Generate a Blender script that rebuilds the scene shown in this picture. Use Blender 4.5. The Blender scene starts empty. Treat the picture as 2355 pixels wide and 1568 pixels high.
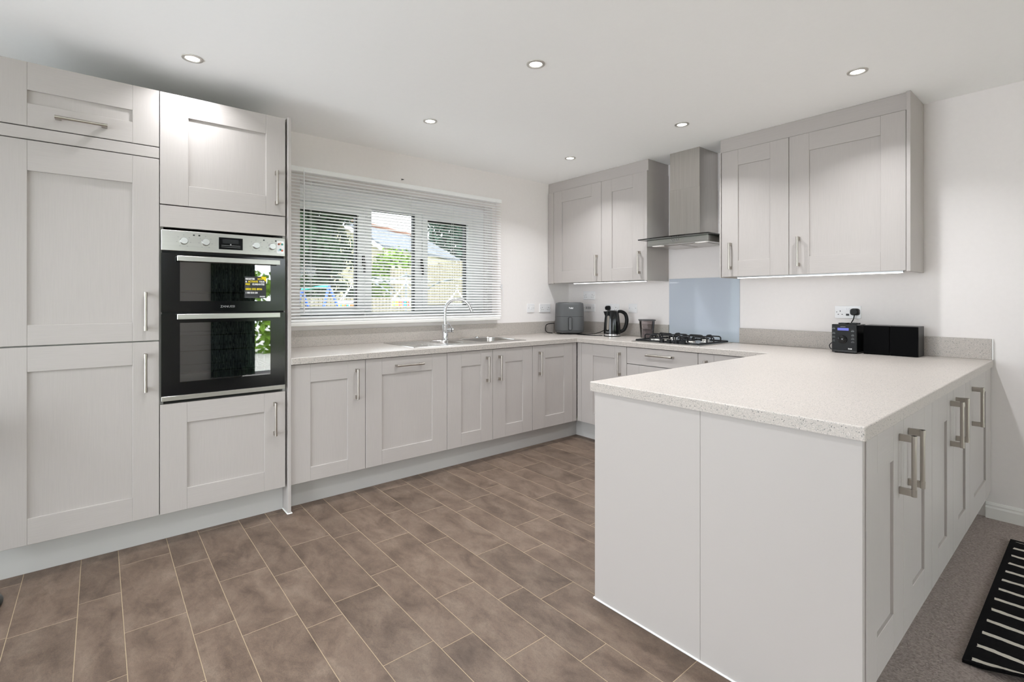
import bpy, bmesh, math, random
from mathutils import Vector, Matrix
random.seed(7)
S = bpy.context.scene
C = S.collection
PI = math.pi

# ------------------------------------------------------------------ camera
FW, FH = 2355.0, 1568.0
F_PX, CU, CV = 1133.83, 1149.79, 689.49
cam = bpy.data.cameras.new('camera'); camo = bpy.data.objects.new('camera', cam); C.objects.link(camo)
cam.sensor_fit = 'HORIZONTAL'; cam.sensor_width = 36.0
cam.lens = 36.0 * F_PX / FW
cam.shift_x = -(CU - FW / 2) / FW
cam.shift_y = (CV - FH / 2) / FW
cam.clip_start = 0.05; cam.clip_end = 300
camo.location = (3.6028, -3.8675, 1.221)
camo.rotation_euler = (PI / 2, 0, math.radians(50.9149))
S.camera = camo

# ------------------------------------------------------------------ world, exposure, daylight
w = bpy.data.worlds.new('overcast_sky'); S.world = w; w.use_nodes = True
bg = w.node_tree.nodes['Background']
bg.inputs[0].default_value = (0.895, 0.925, 1.0, 1); bg.inputs[1].default_value = 5.9
S.view_settings.view_transform = 'Standard'
try: S.view_settings.look = 'None'
except Exception: pass
S.view_settings.gamma = 1.0; S.view_settings.exposure = 0.6
try: S.view_settings.use_curve_mapping = False
except Exception: pass
S.cycles.max_bounces = 8; S.cycles.diffuse_bounces = 6; S.cycles.adaptive_threshold = 0.05; S.cycles.glossy_bounces = 3
S.cycles.transparent_max_bounces = 16; S.cycles.sample_clamp_indirect = 6.0
SPOT_W = 4.6          # watts of each recessed ceiling lamp
LED_E = 5.0            # emission of the strips under the wall cabinets
def portal(name, loc, rot, sx, sy):
    L = bpy.data.lights.new(name, 'AREA'); L.shape = 'RECTANGLE'; L.size = sx; L.size_y = sy
    L.cycles.is_portal = True
    o = bpy.data.objects.new(name, L); C.objects.link(o); o.location = loc; o.rotation_euler = rot
XR, YB, H = 6.4, -5.9, 2.402                      # far walls of the room and ceiling height
portal('daylight_kitchen_window', (-0.25, -1.9, 1.59), (0, -PI / 2, 0), 1.0, 1.75)     # -Z -> +X
portal('daylight_side_doors', (XR + .12, -1.2, 1.06), (0, PI / 2, 0), 2.1, 1.8)
portal('daylight_added_side_doors', (XR + .12, -4.525, 1.15), (0, PI / 2, 0), 2.28, 2.45)  # portal of the side opening added to light the cabinet fronts
portal('daylight_added_rear_doors', (1.8, YB - .12, 1.15), (PI / 2, 0, 0), 2.4, 2.28)  # portal of the unseen rear opening, added for more daylight

# ------------------------------------------------------------------ helpers
def lin(r, g, b):
    f = lambda c: (c / 255 / 12.92) if c / 255 <= .04045 else ((c / 255 + .055) / 1.055) ** 2.4
    return (f(r), f(g), f(b), 1)
class NT:
    def __init__(s, name):
        s.m = bpy.data.materials.new(name); s.m.use_nodes = True; s.t = s.m.node_tree
        s.b = s.t.nodes['Principled BSDF']; s.out = s.t.nodes['Material Output']
    def n(s, typ, **kw):
        x = s.t.nodes.new(typ)
        for k, v in kw.items():
            if hasattr(x, k): setattr(x, k, v)
            else: x.inputs[k.replace('_', ' ')].default_value = v
        return x
    def l(s, a, b): s.t.links.new(a, b)
    def coord(s, scale, kind='Object'):
        tc = s.n('ShaderNodeTexCoord'); mp = s.n('ShaderNodeMapping'); mp.inputs['Scale'].default_value = scale
        s.l(tc.outputs[kind], mp.inputs[0]); return mp.outputs[0]
    def bump(s, h, strength, dist):
        b = s.n('ShaderNodeBump'); b.inputs['Strength'].default_value = strength; b.inputs['Distance'].default_value = dist
        s.l(h, b.inputs['Height']); s.l(b.outputs[0], s.b.inputs['Normal'])
    def ramp(s, fac, stops):
        r = s.n('ShaderNodeValToRGB'); e = r.color_ramp.elements
        e[0].position, e[0].color = stops[0]; e[1].position, e[1].color = stops[-1]
        for p, c in stops[1:-1]:
            q = e.new(p); q.color = c
        s.l(fac, r.inputs[0]); return r.outputs[0]
def mat(name, col, rough=.5, metal=0, spec=.5, emit=None, es=0, trans=0, coat=0):
    k = NT(name); b = k.b
    b.inputs['Base Color'].default_value = col; b.inputs['Roughness'].default_value = rough
    b.inputs['Metallic'].default_value = metal; b.inputs['Specular IOR Level'].default_value = spec
    b.inputs['Transmission Weight'].default_value = trans; b.inputs['Coat Weight'].default_value = coat
    if emit: b.inputs['Emission Color'].default_value = emit; b.inputs['Emission Strength'].default_value = es
    return k.m
def noisy(name, col, rough, scale, strength, dist=.002, var=.03, detail=3, spec=.4, metal=0):
    k = NT(name); v = k.coord(scale); nz = k.n('ShaderNodeTexNoise'); nz.inputs['Scale'].default_value = 1; nz.inputs['Detail'].default_value = detail
    k.l(v, nz.inputs['Vector'])
    lo = tuple(c * (1 - var) for c in col[:3]) + (1,); hi = tuple(min(1, c * (1 + var)) for c in col[:3]) + (1,)
    k.l(k.ramp(nz.outputs[0], [(.3, lo), (.7, hi)]), k.b.inputs['Base Color'])
    k.b.inputs['Roughness'].default_value = rough; k.b.inputs['Specular IOR Level'].default_value = spec; k.b.inputs['Metallic'].default_value = metal
    if strength: k.bump(nz.outputs[0], strength, dist)
    return k.m
CAB = lin(182, 176, 172)
M = {}
M['cab_v'] = noisy('painted_wood_vertical_grain', CAB, .42, (260, 260, 9), .22, .0006, .025)
M['cab_h'] = noisy('painted_wood_cross_grain', CAB, .42, (9, 260, 260), .22, .0006, .025)
M['cab'] = mat('painted_board', CAB, .45)
M['kick'] = mat('painted_kickboard', lin(196, 194, 191), .4)
M['carcass'] = mat('grey_carcass_board', lin(176, 174, 170), .5)
M['gap'] = mat('dark_gap', lin(52, 54, 54), .6)
M['wall'] = noisy('white_emulsion', lin(240, 235, 233), .75, (40, 40, 40), .05, .001, .008)
M['ceil'] = noisy('ceiling_emulsion', lin(250, 250, 249), .8, (30, 30, 30), .04, .001, .006)
M['white'] = mat('white_plastic', lin(238, 238, 240), .3)
M['gloss_white'] = mat('white_gloss_paint', lin(240, 238, 234), .3)
M['pvc'] = mat('white_upvc', lin(246, 248, 250), .3)
M['plate'] = mat('socket_plastic', lin(238, 237, 238), .25)
M['slat'] = mat('white_slat_enamel', lin(250, 250, 250), .35)
M['black'] = mat('black_plastic', lin(13, 13, 14), .4, spec=.25)
M['blackgloss'] = mat('black_gloss', lin(12, 13, 14), .12, spec=.5)
M['iron'] = mat('black_enamel_iron', lin(13, 13, 15), .4, spec=.35)
M['rubber'] = mat('black_rubber', lin(24, 25, 28), .6)
M['chrome'] = mat('chrome', (.83, .84, .86, 1), .07, 1)
M['nickel'] = mat('satin_nickel', lin(186, 180, 172), .3, 1)
M['bezel'] = mat('satin_nickel_bezel', lin(206, 203, 198), .5, 1)
M['steel'] = noisy('brushed_steel', lin(196, 194, 190), .28, (3, 3, 420), .10, .0004, .05, metal=1)
M['steel_v'] = noisy('brushed_steel_vertical', lin(196, 192, 187), .28, (420, 420, 3), .12, .0004, .10, metal=1)
M['steel_s'] = mat('sink_steel', lin(205, 203, 200), .22, 1)
M['seal'] = mat('white_sealant', lin(240, 240, 238), .4)
M['fryer'] = noisy('grey_satin_plastic', lin(86, 87, 88), .5, (900, 900, 900), .05, .0003, .03)
M['fryer_d'] = mat('dark_grey_plastic', lin(52, 53, 55), .45)
M['screen'] = mat('blue_lcd', lin(70, 74, 150), .3, emit=lin(86, 92, 190), es=.35)
M['letter_w'] = mat('white_print', lin(235, 235, 235), .5)
M['letter_g'] = mat('grey_print', lin(150, 150, 150), .5)
M['letter_d'] = mat('dark_print', lin(45, 45, 47), .5)
M['letter_y'] = mat('yellow_print', lin(236, 214, 10), .5)
M['sticker'] = mat('charcoal_sticker', lin(44, 45, 48), .5)
M['yellow'] = mat('yellow_print_block', lin(240, 215, 20), .5)
M['lamp'] = mat('lamp_lens', (1, 1, 1, 1), .4, emit=(1, .97, .92, 1), es=9)
M['led'] = mat('led_strip', (1, 1, 1, 1), .4, emit=(1, .98, .97, 1), es=LED_E)
M['alu'] = mat('aluminium_profile', lin(190, 190, 190), .4, 1)
M['splash'] = mat('pale_blue_glass', lin(190, 198, 210), .09, spec=.6, coat=.4)
M['skirt'] = M['gloss_white']

def glass_mat(name, tint, refl_rough=.02, ior=1.45, extra=0.0):
    k = NT(name); k.t.nodes.remove(k.b)
    tr = k.n('ShaderNodeBsdfTransparent'); tr.inputs[0].default_value = tint
    gl = k.n('ShaderNodeBsdfGlossy'); gl.inputs['Roughness'].default_value = refl_rough
    fr = k.n('ShaderNodeFresnel'); fr.inputs['IOR'].default_value = ior
    ad = k.n('ShaderNodeMath', operation='ADD'); ad.inputs[1].default_value = extra
    k.l(fr.outputs[0], ad.inputs[0])
    mx = k.n('ShaderNodeMixShader'); k.l(ad.outputs[0], mx.inputs[0]); k.l(tr.outputs[0], mx.inputs[1]); k.l(gl.outputs[0], mx.inputs[2])
    k.l(mx.outputs[0], k.out.inputs['Surface']); return k.m
M['glass'] = glass_mat('window_glass', (.96, .98, .97, 1)); M['glass_k'] = glass_mat('tinted_double_glazing', (.80, .83, .82, 1))
M['hoodglass'] = glass_mat('greenish_hood_glass', (.72, .80, .74, 1), .03, 1.5, .04)
M['ovenglass'] = glass_mat('smoked_oven_glass', (.66, .69, .71, 1), .015, 1.6, .18)
M['tubglass'] = glass_mat('smoky_clear_plastic', (.80, .77, .77, 1), .15, 1.4, .03)

def worktop_material():
    k = NT('speckled_worktop'); v = k.coord((1, 1, 1))
    def dots(sc, thr, seed):
        vo = k.n('ShaderNodeTexVoronoi'); vo.inputs['Scale'].default_value = sc
        mp = k.n('ShaderNodeMapping'); mp.inputs['Location'].default_value = (seed, seed, seed); k.l(v, mp.inputs[0]); k.l(mp.outputs[0], vo.inputs['Vector'])
        sep = k.n('ShaderNodeSeparateColor'); k.l(vo.outputs['Color'], sep.inputs[0])
        gt = k.n('ShaderNodeMath', operation='GREATER_THAN'); gt.inputs[1].default_value = thr; k.l(sep.outputs[0], gt.inputs[0])
        ds = k.n('ShaderNodeMath', operation='LESS_THAN'); ds.inputs[1].default_value = .42; k.l(vo.outputs['Distance'], ds.inputs[0])
        mu = k.n('ShaderNodeMath', operation='MULTIPLY'); k.l(gt.outputs[0], mu.inputs[0]); k.l(ds.outputs[0], mu.inputs[1]); return mu.outputs[0]
    def mix(f, a, b):
        m = k.n('ShaderNodeMix', data_type='RGBA'); k.l(f, m.inputs[0])
        for i, q in ((6, a), (7, b)):
            if isinstance(q, tuple): m.inputs[i].default_value = q
            else: k.l(q, m.inputs[i])
        return m.outputs[2]
    c = mix(dots(330, .60, 0), lin(187, 179, 172), lin(170, 165, 158))
    c = mix(dots(420, .80, 3.3), c, lin(142, 142, 138))
    c = mix(dots(300, .93, 7.7), c, lin(92, 93, 92))
    c = mix(dots(380, .80, 11.1), c, lin(210, 203, 196))
    k.l(c, k.b.inputs['Base Color']); k.b.inputs['Roughness'].default_value = .36; k.b.inputs['Specular IOR Level'].default_value = .4
    return k.m
M['worktop'] = worktop_material()

def tile_material():
    k = NT('brown_slate_tile')
    tc = k.n('ShaderNodeTexCoord'); oi = k.n('ShaderNodeObjectInfo')
    vm = k.n('ShaderNodeVectorMath', operation='SCALE'); vm.inputs[0].default_value = (37, 53, 11); k.l(oi.outputs['Random'], vm.inputs['Scale'])
    ad = k.n('ShaderNodeVectorMath', operation='ADD'); k.l(tc.outputs['Object'], ad.inputs[0]); k.l(vm.outputs[0], ad.inputs[1])
    mp = k.n('ShaderNodeMapping'); mp.inputs['Rotation'].default_value = (0, 0, .6); mp.inputs['Scale'].default_value = (1, 1.7, 1); k.l(ad.outputs[0], mp.inputs[0])
    def nz(sc, det, dist=0, rough=.6):
        n_ = k.n('ShaderNodeTexNoise'); n_.inputs['Scale'].default_value = sc; n_.inputs['Detail'].default_value = det
        n_.inputs['Distortion'].default_value = dist; n_.inputs['Roughness'].default_value = rough; k.l(mp.outputs[0], n_.inputs['Vector']); return n_.outputs[0]
    big, mid, fine = nz(5.5, 5, .5), nz(32, 8, .7, .85), nz(230, 3)
    base = k.ramp(big, [(.28, lin(81, 67, 57)), (.5, lin(105, 89, 77)), (.72, lin(121, 106, 93))])
    fr = k.ramp(mid, [(.30, (.62, .61, .60, 1)), (.46, (.95, .95, .95, 1)), (.70, (1.22, 1.21, 1.20, 1))])
    m1 = k.n('ShaderNodeMix', data_type='RGBA', blend_type='MULTIPLY'); m1.inputs[0].default_value = .8; k.l(base, m1.inputs[6]); k.l(fr, m1.inputs[7])
    f2 = k.ramp(fine, [(.3, (.76, .76, .76, 1)), (.7, (1.22, 1.22, 1.22, 1))])
    m2 = k.n('ShaderNodeMix', data_type='RGBA', blend_type='MULTIPLY'); m2.inputs[0].default_value = .7; k.l(m1.outputs[2], m2.inputs[6]); k.l(f2, m2.inputs[7])
    tint = k.ramp(oi.outputs['Random'], [(0, (.90, .90, .90, 1)), (.5, (1, .99, .985, 1)), (1, (1.07, 1.06, 1.05, 1))])
    m3 = k.n('ShaderNodeMix', data_type='RGBA', blend_type='MULTIPLY'); m3.inputs[0].default_value = 1; k.l(m2.outputs[2], m3.inputs[6]); k.l(tint, m3.inputs[7])
    k.l(m3.outputs[2], k.b.inputs['Base Color'])
    k.b.inputs['Roughness'].default_value = .48; k.b.inputs['Specular IOR Level'].default_value = .35
    k.bump(mid, .18, .002); return k.m
M['tile'] = tile_material()
M['grout'] = noisy('beige_grout', lin(166, 148, 122), .8, (200, 200, 200), .2, .001, .05)
M['carpet'] = noisy('taupe_carpet', lin(160, 148, 142), .95, (140, 140, 140), .9, .006, .28, 6, .1)
def rug_material():
    k = NT('black_rug_with_pale_stripes'); tc = k.n('ShaderNodeTexCoord'); sx = k.n('ShaderNodeSeparateXYZ'); k.l(tc.outputs['Object'], sx.inputs[0])
    nz = k.n('ShaderNodeTexNoise'); nz.inputs['Scale'].default_value = 34; nz.inputs['Detail'].default_value = 3; k.l(tc.outputs['Object'], nz.inputs['Vector'])
    def mth(op, a, b=None):
        n_ = k.n('ShaderNodeMath', operation=op)
        for i, q in enumerate((a, b)):
            if q is None: continue
            if isinstance(q, (int, float)): n_.inputs[i].default_value = q
            else: k.l(q, n_.inputs[i])
        return n_.outputs[0]
    wob = mth('MULTIPLY', mth('SUBTRACT', nz.outputs[0], .5), .012)
    y = mth('ADD', mth('ADD', sx.outputs[1], 20 * .1065 + .338 - .0115), wob)     # stripes every 106 mm from the far end
    st = mth('LESS_THAN', mth('FLOORED_MODULO', y, .1065), .0225) if False else mth('LESS_THAN', mth('MODULO', y, .1065), .0225)
    x_in = mth('MULTIPLY', mth('GREATER_THAN', mth('ADD', sx.outputs[0], wob), 3.318), mth('LESS_THAN', sx.outputs[0], 3.96))
    y_in = mth('LESS_THAN', sx.outputs[1], -.325)
    fac = mth('MULTIPLY', mth('MULTIPLY', st, x_in), y_in)
    m = k.n('ShaderNodeMix', data_type='RGBA'); k.l(fac, m.inputs[0]); m.inputs[6].default_value = lin(19, 18, 19); m.inputs[7].default_value = lin(214, 208, 196)
    k.l(m.outputs[2], k.b.inputs['Base Color']); k.b.inputs['Roughness'].default_value = .95; k.b.inputs['Specular IOR Level'].default_value = .1
    n2 = k.n('ShaderNodeTexNoise'); n2.inputs['Scale'].default_value = 420; k.l(tc.outputs['Object'], n2.inputs['Vector']); k.bump(n2.outputs[0], .8, .003)
    return k.m
M['rug'] = rug_material()

# ---- mesh building
def BM(): return bmesh.new()
def box(bm, x0, x1, y0, y1, z0, z1, bev=0, seg=1):
    vs = [bm.verts.new((x, y, z)) for x in (x0, x1) for y in (y0, y1) for z in (z0, z1)]
    fs = [bm.faces.new([vs[i] for i in q]) for q in ((0, 1, 3, 2), (4, 6, 7, 5), (0, 4, 5, 1), (2, 3, 7, 6), (0, 2, 6, 4), (1, 5, 7, 3))]
    if bev:
        es = list({e for f in fs for e in f.edges})
        bmesh.ops.bevel(bm, geom=es, offset=bev, segments=seg, affect='EDGES', profile=.5)
    return vs
def cyl(bm, p0, p1, r0, r1=None, n=16, cap=True):
    p0, p1 = Vector(p0), Vector(p1); r1 = r0 if r1 is None else r1
    d = (p1 - p0).normalized(); a = d.orthogonal().normalized(); b = d.cross(a)
    A = [bm.verts.new(p0 + (a * math.cos(t) + b * math.sin(t)) * r0) for t in [2 * PI * i / n for i in range(n)]]
    B = [bm.verts.new(p1 + (a * math.cos(t) + b * math.sin(t)) * r1) for t in [2 * PI * i / n for i in range(n)]]
    for i in range(n): bm.faces.new((A[i], A[(i + 1) % n], B[(i + 1) % n], B[i]))
    if cap: bm.faces.new(A[::-1]); bm.faces.new(B)
def tube(bm, pts, r, n=8, rs=None, cap=True):
    pts = [Vector(p) for p in pts]; rings = []
    t0 = (pts[1] - pts[0]).normalized(); a = t0.orthogonal().normalized()
    for i, p in enumerate(pts):
        t = (pts[min(i + 1, len(pts) - 1)] - pts[max(i - 1, 0)]).normalized()
        a = (a - t * a.dot(t)).normalized(); b = t.cross(a); rr = rs[i] if rs else r
        rings.append([bm.verts.new(p + (a * math.cos(q) + b * math.sin(q)) * rr) for q in [2 * PI * j / n for j in range(n)]])
    for A, B in zip(rings, rings[1:]):
        for j in range(n): bm.faces.new((A[j], A[(j + 1) % n], B[(j + 1) % n], B[j]))
    if cap: bm.faces.new(rings[0][::-1]); bm.faces.new(rings[-1])
def loft(bm, loops, cap0=True, cap1=True):
    rings = [[bm.verts.new(p) for p in L] for L in loops]; n = len(rings[0])
    for A, B in zip(rings, rings[1:]):
        for j in range(n): bm.faces.new((A[j], A[(j + 1) % n], B[(j + 1) % n], B[j]))
    if cap0: bm.faces.new(rings[0][::-1])
    if cap1: bm.faces.new(rings[-1])
def lathe(bm, prof, c=(0, 0, 0), n=28, cap0=True, cap1=True):
    loft(bm, [[(c[0] + r * math.cos(2 * PI * i / n), c[1] + r * math.sin(2 * PI * i / n), c[2] + z) for i in range(n)] for r, z in prof], cap0, cap1)
def rrect(cx, cy, w, d, r, z, n=6):
    out = []
    for sx, sy, a0 in ((1, 1, 0), (-1, 1, PI / 2), (-1, -1, PI), (1, -1, 1.5 * PI)):
        for i in range(n + 1):
            a = a0 + PI / 2 * i / n
            out.append((cx + sx * (w / 2 - r) + r * math.cos(a), cy + sy * (d / 2 - r) + r * math.sin(a), z))
    return out
def smooth_path(P, n=8):
    P = [Vector(p) for p in P]; out = []
    for i in range(len(P) - 1):
        p0, p1, p2, p3 = P[max(i - 1, 0)], P[i], P[i + 1], P[min(i + 2, len(P) - 1)]
        for k in range(n):
            t = k / n
            out.append(.5 * ((2 * p1) + (p2 - p0) * t + (2 * p0 - 5 * p1 + 4 * p2 - p3) * t * t + (3 * p1 - p0 - 3 * p2 + p3) * t ** 3))
    out.append(P[-1]); return out
def obj(name, bm, m, parent=None, world=False, smooth=False, mats=None):
    me = bpy.data.meshes.new(name)
    if isinstance(bm, bmesh.types.BMesh):
        bmesh.ops.recalc_face_normals(bm, faces=bm.faces[:]); bm.to_mesh(me); bm.free()
    for q in (mats or [m]): me.materials.append(M[q] if isinstance(q, str) else q)
    if smooth:
        me.polygons.foreach_set('use_smooth', [True] * len(me.polygons))
        try: me.set_sharp_from_angle(angle=math.radians(40))
        except Exception: pass
    o = bpy.data.objects.new(name, me); C.objects.link(o)
    if parent:
        o.parent = parent
        if world: o.matrix_parent_inverse = parent_matrix(parent).inverted()
    return o
def parent_matrix(p):
    m = Matrix.Translation(p.location) @ p.rotation_euler.to_matrix().to_4x4()
    if p.parent: m = parent_matrix(p.parent) @ p.matrix_parent_inverse @ m
    return m
def tag(o, label, cat, group=None):
    o['label'] = label; o['category'] = cat
    if group: o['group'] = group
    return o
def thing(name, label, cat, loc=(0, 0, 0), rotz=0, group=None):
    o = bpy.data.objects.new(name, None); C.objects.link(o); o.empty_display_size = .05
    o.location = loc; o.rotation_euler = (0, 0, rotz); return tag(o, label, cat, group)
def struct(name, bm, m, label=None, smooth=False):
    o = obj(name, bm, m, smooth=smooth); o['kind'] = 'structure'
    if label: o['label'] = label
    return o
def text(s, size, loc, rotm, m, parent, name='lettering', world=False, align='LEFT', sx=1.0, bold=0.0):
    """flat print: rotm maps text x (reading), y (up), z (outward)"""
    cu = bpy.data.curves.new('print', 'FONT'); cu.body = s; cu.size = size; cu.extrude = .0002; cu.align_x = align; cu.offset = bold; cu.resolution_u = 2
    t = bpy.data.objects.new('print', cu); C.objects.link(t)
    dg = bpy.context.evaluated_depsgraph_get(); dg.update()
    me = bpy.data.meshes.new_from_object(t.evaluated_get(dg)); bpy.data.objects.remove(t); me.name = name
    me.transform(Matrix.Translation(loc) @ rotm.to_4x4() @ Matrix.Diagonal((sx, 1, 1, 1)))
    me.materials.clear(); me.materials.append(M[m]); o = bpy.data.objects.new(name, me); C.objects.link(o)
    o.parent = parent
    if world: o.matrix_parent_inverse = parent_matrix(parent).inverted()
    return o
FRONT = Matrix(((1, 0, 0), (0, 0, -1), (0, 1, 0)))     # print on a face whose outward normal is local -Y

# ------------------------------------------------------------------ dimensions of the kitchen
D, PLX, WX = .6468, .5622, .6665          # window run: door face, kickboard face, worktop edge
DY, PLY, WY = -.5893, -.505, -.6039       # hob run
ZB, ZD, ZWB, ZW = .1538, .8455, .8495, .8874
YE = -3.0368                              # right-hand edge of the oven tower
PXL, PXR, PY = 2.267, 3.2037, -2.309      # peninsula worktop
WIN = (-2.765, -1.035, 1.10, 2.075)       # window opening y0 y1 z0 z1

# ------------------------------------------------------------------ room shell
def wall_with_hole(name, axis, p, t, a0, a1, holes):
    """axis 'x': wall plane at x=p, thickness t outwards, spans y a0..a1"""
    bm = BM(); xs = sorted({a0, a1} | {h[0] for h in holes} | {h[1] for h in holes})
    for i in range(len(xs) - 1):
        m = (xs[i] + xs[i + 1]) / 2; hs = [h for h in holes if h[0] < m < h[1]]
        zs = [(0, H)] if not hs else [(0, hs[0][2]), (hs[0][3], H)]
        for z0, z1 in zs:
            if z1 - z0 < 1e-4: continue
            if axis == 'x': box(bm, min(p, p + t), max(p, p + t), xs[i], xs[i + 1], z0, z1)
            else: box(bm, xs[i], xs[i + 1], min(p, p + t), max(p, p + t), z0, z1)
    bmesh.ops.remove_doubles(bm, verts=bm.verts[:], dist=1e-5)
    inner = {}
    for f in bm.faces: inner.setdefault(tuple(sorted(v.index for v in f.verts)), []).append(f)
    bm.verts.index_update()
    seen = {}
    for f in bm.faces: seen.setdefault(tuple(sorted(v.index for v in f.verts)), []).append(f)
    bmesh.ops.delete(bm, geom=[f for fs in seen.values() if len(fs) > 1 for f in fs], context='FACES_ONLY')
    return struct(name, bm, 'wall')
wall_with_hole('wall_left', 'x', 0, -.30, YB, 0, [WIN])
wall_with_hole('wall_back', 'y', 0, .12, -.30, XR + .1, [])
wall_with_hole('wall_right', 'x', XR, .12, YB, 0, [(-5.75, -3.3, 0, 2.28), (-2.1, -.3, 0, 2.1)])  # the hole nearest the rear is added to light the fronts
wall_with_hole('wall_front', 'y', YB, -.12, -.30, XR + .1, [(.6, 3.0, 0, 2.28)])  # unseen opening, placed and sized for the daylight it brings
bm = BM(); box(bm, -.3, XR + .1, YB - .1, .12, H, H + .08); struct('ceiling', bm, 'ceil')
bm = BM(); box(bm, 0, 3.10, YB, 0, -.08, -.0006)
floor = struct('floor', bm, 'grout')
bm = BM(); box(bm, 3.10, XR, YB, 0, -.08, .004); struct('floor_carpet', bm, 'carpet')

# floor tiles: rows across the room, alternating 195 mm and 135 mm, lengths alternating long and short
LONG, SHORT, PER = .583, .442, 1.025
WIDE = {-1: .52, 0: .75, 1: .597, 2: 1.055, 3: 1.29, 4: 1.12, 5: 1.593, 6: .81, 7: .33}
NARR = {-1: 1.004, 0: .922, 1: .702, 2: 1.55, 3: 1.455, 4: 1.24, 5: 1.067, 6: .95, 7: .6}
tile_cache = {}
def tile_mesh(w_, h_):
    key = (round(w_, 3), round(h_, 3))
    if key not in tile_cache:
        bm = BM(); g = .0012
        box(bm, -w_ / 2 + g, w_ / 2 - g, -h_ / 2 + g, h_ / 2 - g, -.003, 0, .0006)
        bmesh.ops.recalc_face_normals(bm, faces=bm.faces[:])
        me = bpy.data.meshes.new('tile'); bm.to_mesh(me); bm.free(); me.materials.append(M['tile']); tile_cache[key] = me
    return tile_cache[key]
for n_ in range(-9, 11):
    for base, hgt, ph in ((-3.797, .195, WIDE), (-3.602, .137, NARR)):
        y0 = base + .332 * n_; y1 = y0 + hgt
        if y1 < YB or y0 > -.51: continue
        x = ph.get(n_, random.uniform(0, 1)); k = 0
        while x > .3: x -= PER
        while x < 3.10:
            L = LONG if k % 2 == 0 else SHORT
            a, b = max(x, .40), min(x + L, 3.10)
            if b - a > .05 and not (a > 2.34 and y0 > -2.2):
                o = bpy.data.objects.new('tile', tile_mesh(b - a, hgt)); C.objects.link(o)
                o.location = ((a + b) / 2, (y0 + y1) / 2, 0); o.parent = floor
            x += L; k += 1
# skirting along the back wall, beyond the peninsula
bm = BM(); prof = [(0, .004), (-.016, .004), (-.016, .062), (-.012, .072), (-.012, .080), (-.006, .092), (0, .092)]
loft(bm, [[(x, y, z) for y, z in prof] for x in (PXR - .03, XR)]); struct('baseboard_back', bm, 'skirt')
bm = BM(); loft(bm, [[(XR + y, x, z) for y, z in prof] for x in (-3.28, -2.2)]); struct('baseboard_right', bm, 'skirt')

# ------------------------------------------------------------------ window in the left wall
y0, y1, z0, z1 = WIN
FX = -.13                                  # room-side face of the frame
bm = BM(); fw = .058
win = obj('window_1', None, 'pvc'); win['kind'] = 'structure'; win['label'] = 'white plastic casement window with three lights'
zf0, zf1 = z0 + .025, 1.952
box(bm, FX - .07, FX, y0, y1, z0, zf0, .004); box(bm, FX - .07, FX, y0, y1, zf1, z1, .004)
box(bm, FX - .07, FX, y0, y0 + .03, zf0, zf1, .004); box(bm, FX - .07, FX, -1.195, y1, zf0, zf1, .004)
GL = [(-2.735, -2.285, 1.155, 1.895), (-2.165, -1.770, 1.122, 1.952), (-1.655, -1.232, 1.175, 1.915)]
for a, b in ((-2.240, -2.165), (-1.770, -1.70)): box(bm, FX - .07, FX, a, b, zf0, zf1, .004)
bm.to_mesh(win.data); bm.free()
def pane(i, g, sash):
    a, b, c, d = g
    if sash:
        s = BM(); e = .052; q = FX + .018
        box(s, q - .05, q, a - e, b + e, c - e, c, .005); box(s, q - .05, q, a - e, b + e, d, d + e, .005)
        box(s, q - .05, q, a - e, a, c, d, .005); box(s, q - .05, q, b, b + e, c, d, .005); obj('sash', s, 'pvc', win)
    s = BM(); e = .010                    # dark rubber seal round the pane
    box(s, FX - .055, FX - .012, a - .002, b + .002, c - .004, c + .003); box(s, FX - .055, FX - .012, a - .002, b + .002, d - e, d + .002)
    box(s, FX - .055, FX - .012, a - .002, a + .004, c, d); box(s, FX - .055, FX - .012, b - e, b + .002, c, d)
    obj('seal', s, 'rubber', win)
    s = BM(); box(s, FX - .052, FX - .048, a, b, c, d); obj('pane', s, 'glass_k', win)
for i, g in enumerate(GL): pane(i, g, i != 1)
for yy in (-2.245, -1.72):                # black window handles
    s = BM(); box(s, FX + .018, FX + .030, yy - .012, yy + .012, 1.49, 1.57, .004); box(s, FX + .030, FX + .050, yy - .008, yy + .008, 1.43, 1.53, .005); obj('window_handle', s, 'black', win)
bm = BM(); box(bm, FX, .062, y0 - .10, y1 + .055, 1.034, 1.064, .008, 3); box(bm, FX, -.001, y0, y1, 1.06, 1.10)
so = obj('window_sill', bm, 'gloss_white', win)

# venetian blind hung on the wall face
BY0, BY1, BX = -2.875, -.965, .036
blind = thing('venetian_blind', 'white horizontal slatted blind hanging over the kitchen window', 'blind', (BX, (BY0 + BY1) / 2, 1.09))
bm = BM(); box(bm, .008, .058, BY0, BY1, 2.118, 2.152, .003); obj('head_rail', bm, 'slat', blind, True)
bm = BM(); box(bm, BX - .014, BX + .014, BY0, BY1, 1.066, 1.082, .003); obj('bottom_rail', bm, 'slat', blind, True)
bm = BM(); tl = math.radians(29); loops = []
for k in range(5):
    s = (k / 4 - .5) * .025; crown = .0022 * (1 - (2 * k / 4 - 1) ** 2)
    loops.append((s, crown))
pts = [(s * math.cos(tl) + c * math.sin(tl), -s * math.sin(tl) + c * math.cos(tl)) for s, c in loops]
th = [(x - .0003 * math.sin(tl), z - .0006) for x, z in pts][::-1]
loft(bm, [[(x, y, z) for x, z in pts + th] for y in (BY0, BY1)])
bmesh.ops.recalc_face_normals(bm, faces=bm.faces[:])
slat_me = bpy.data.meshes.new('slat'); bm.to_mesh(slat_me); bm.free(); slat_me.materials.append(M['slat'])
inv = parent_matrix(blind).inverted(); zz = 1.099
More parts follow.
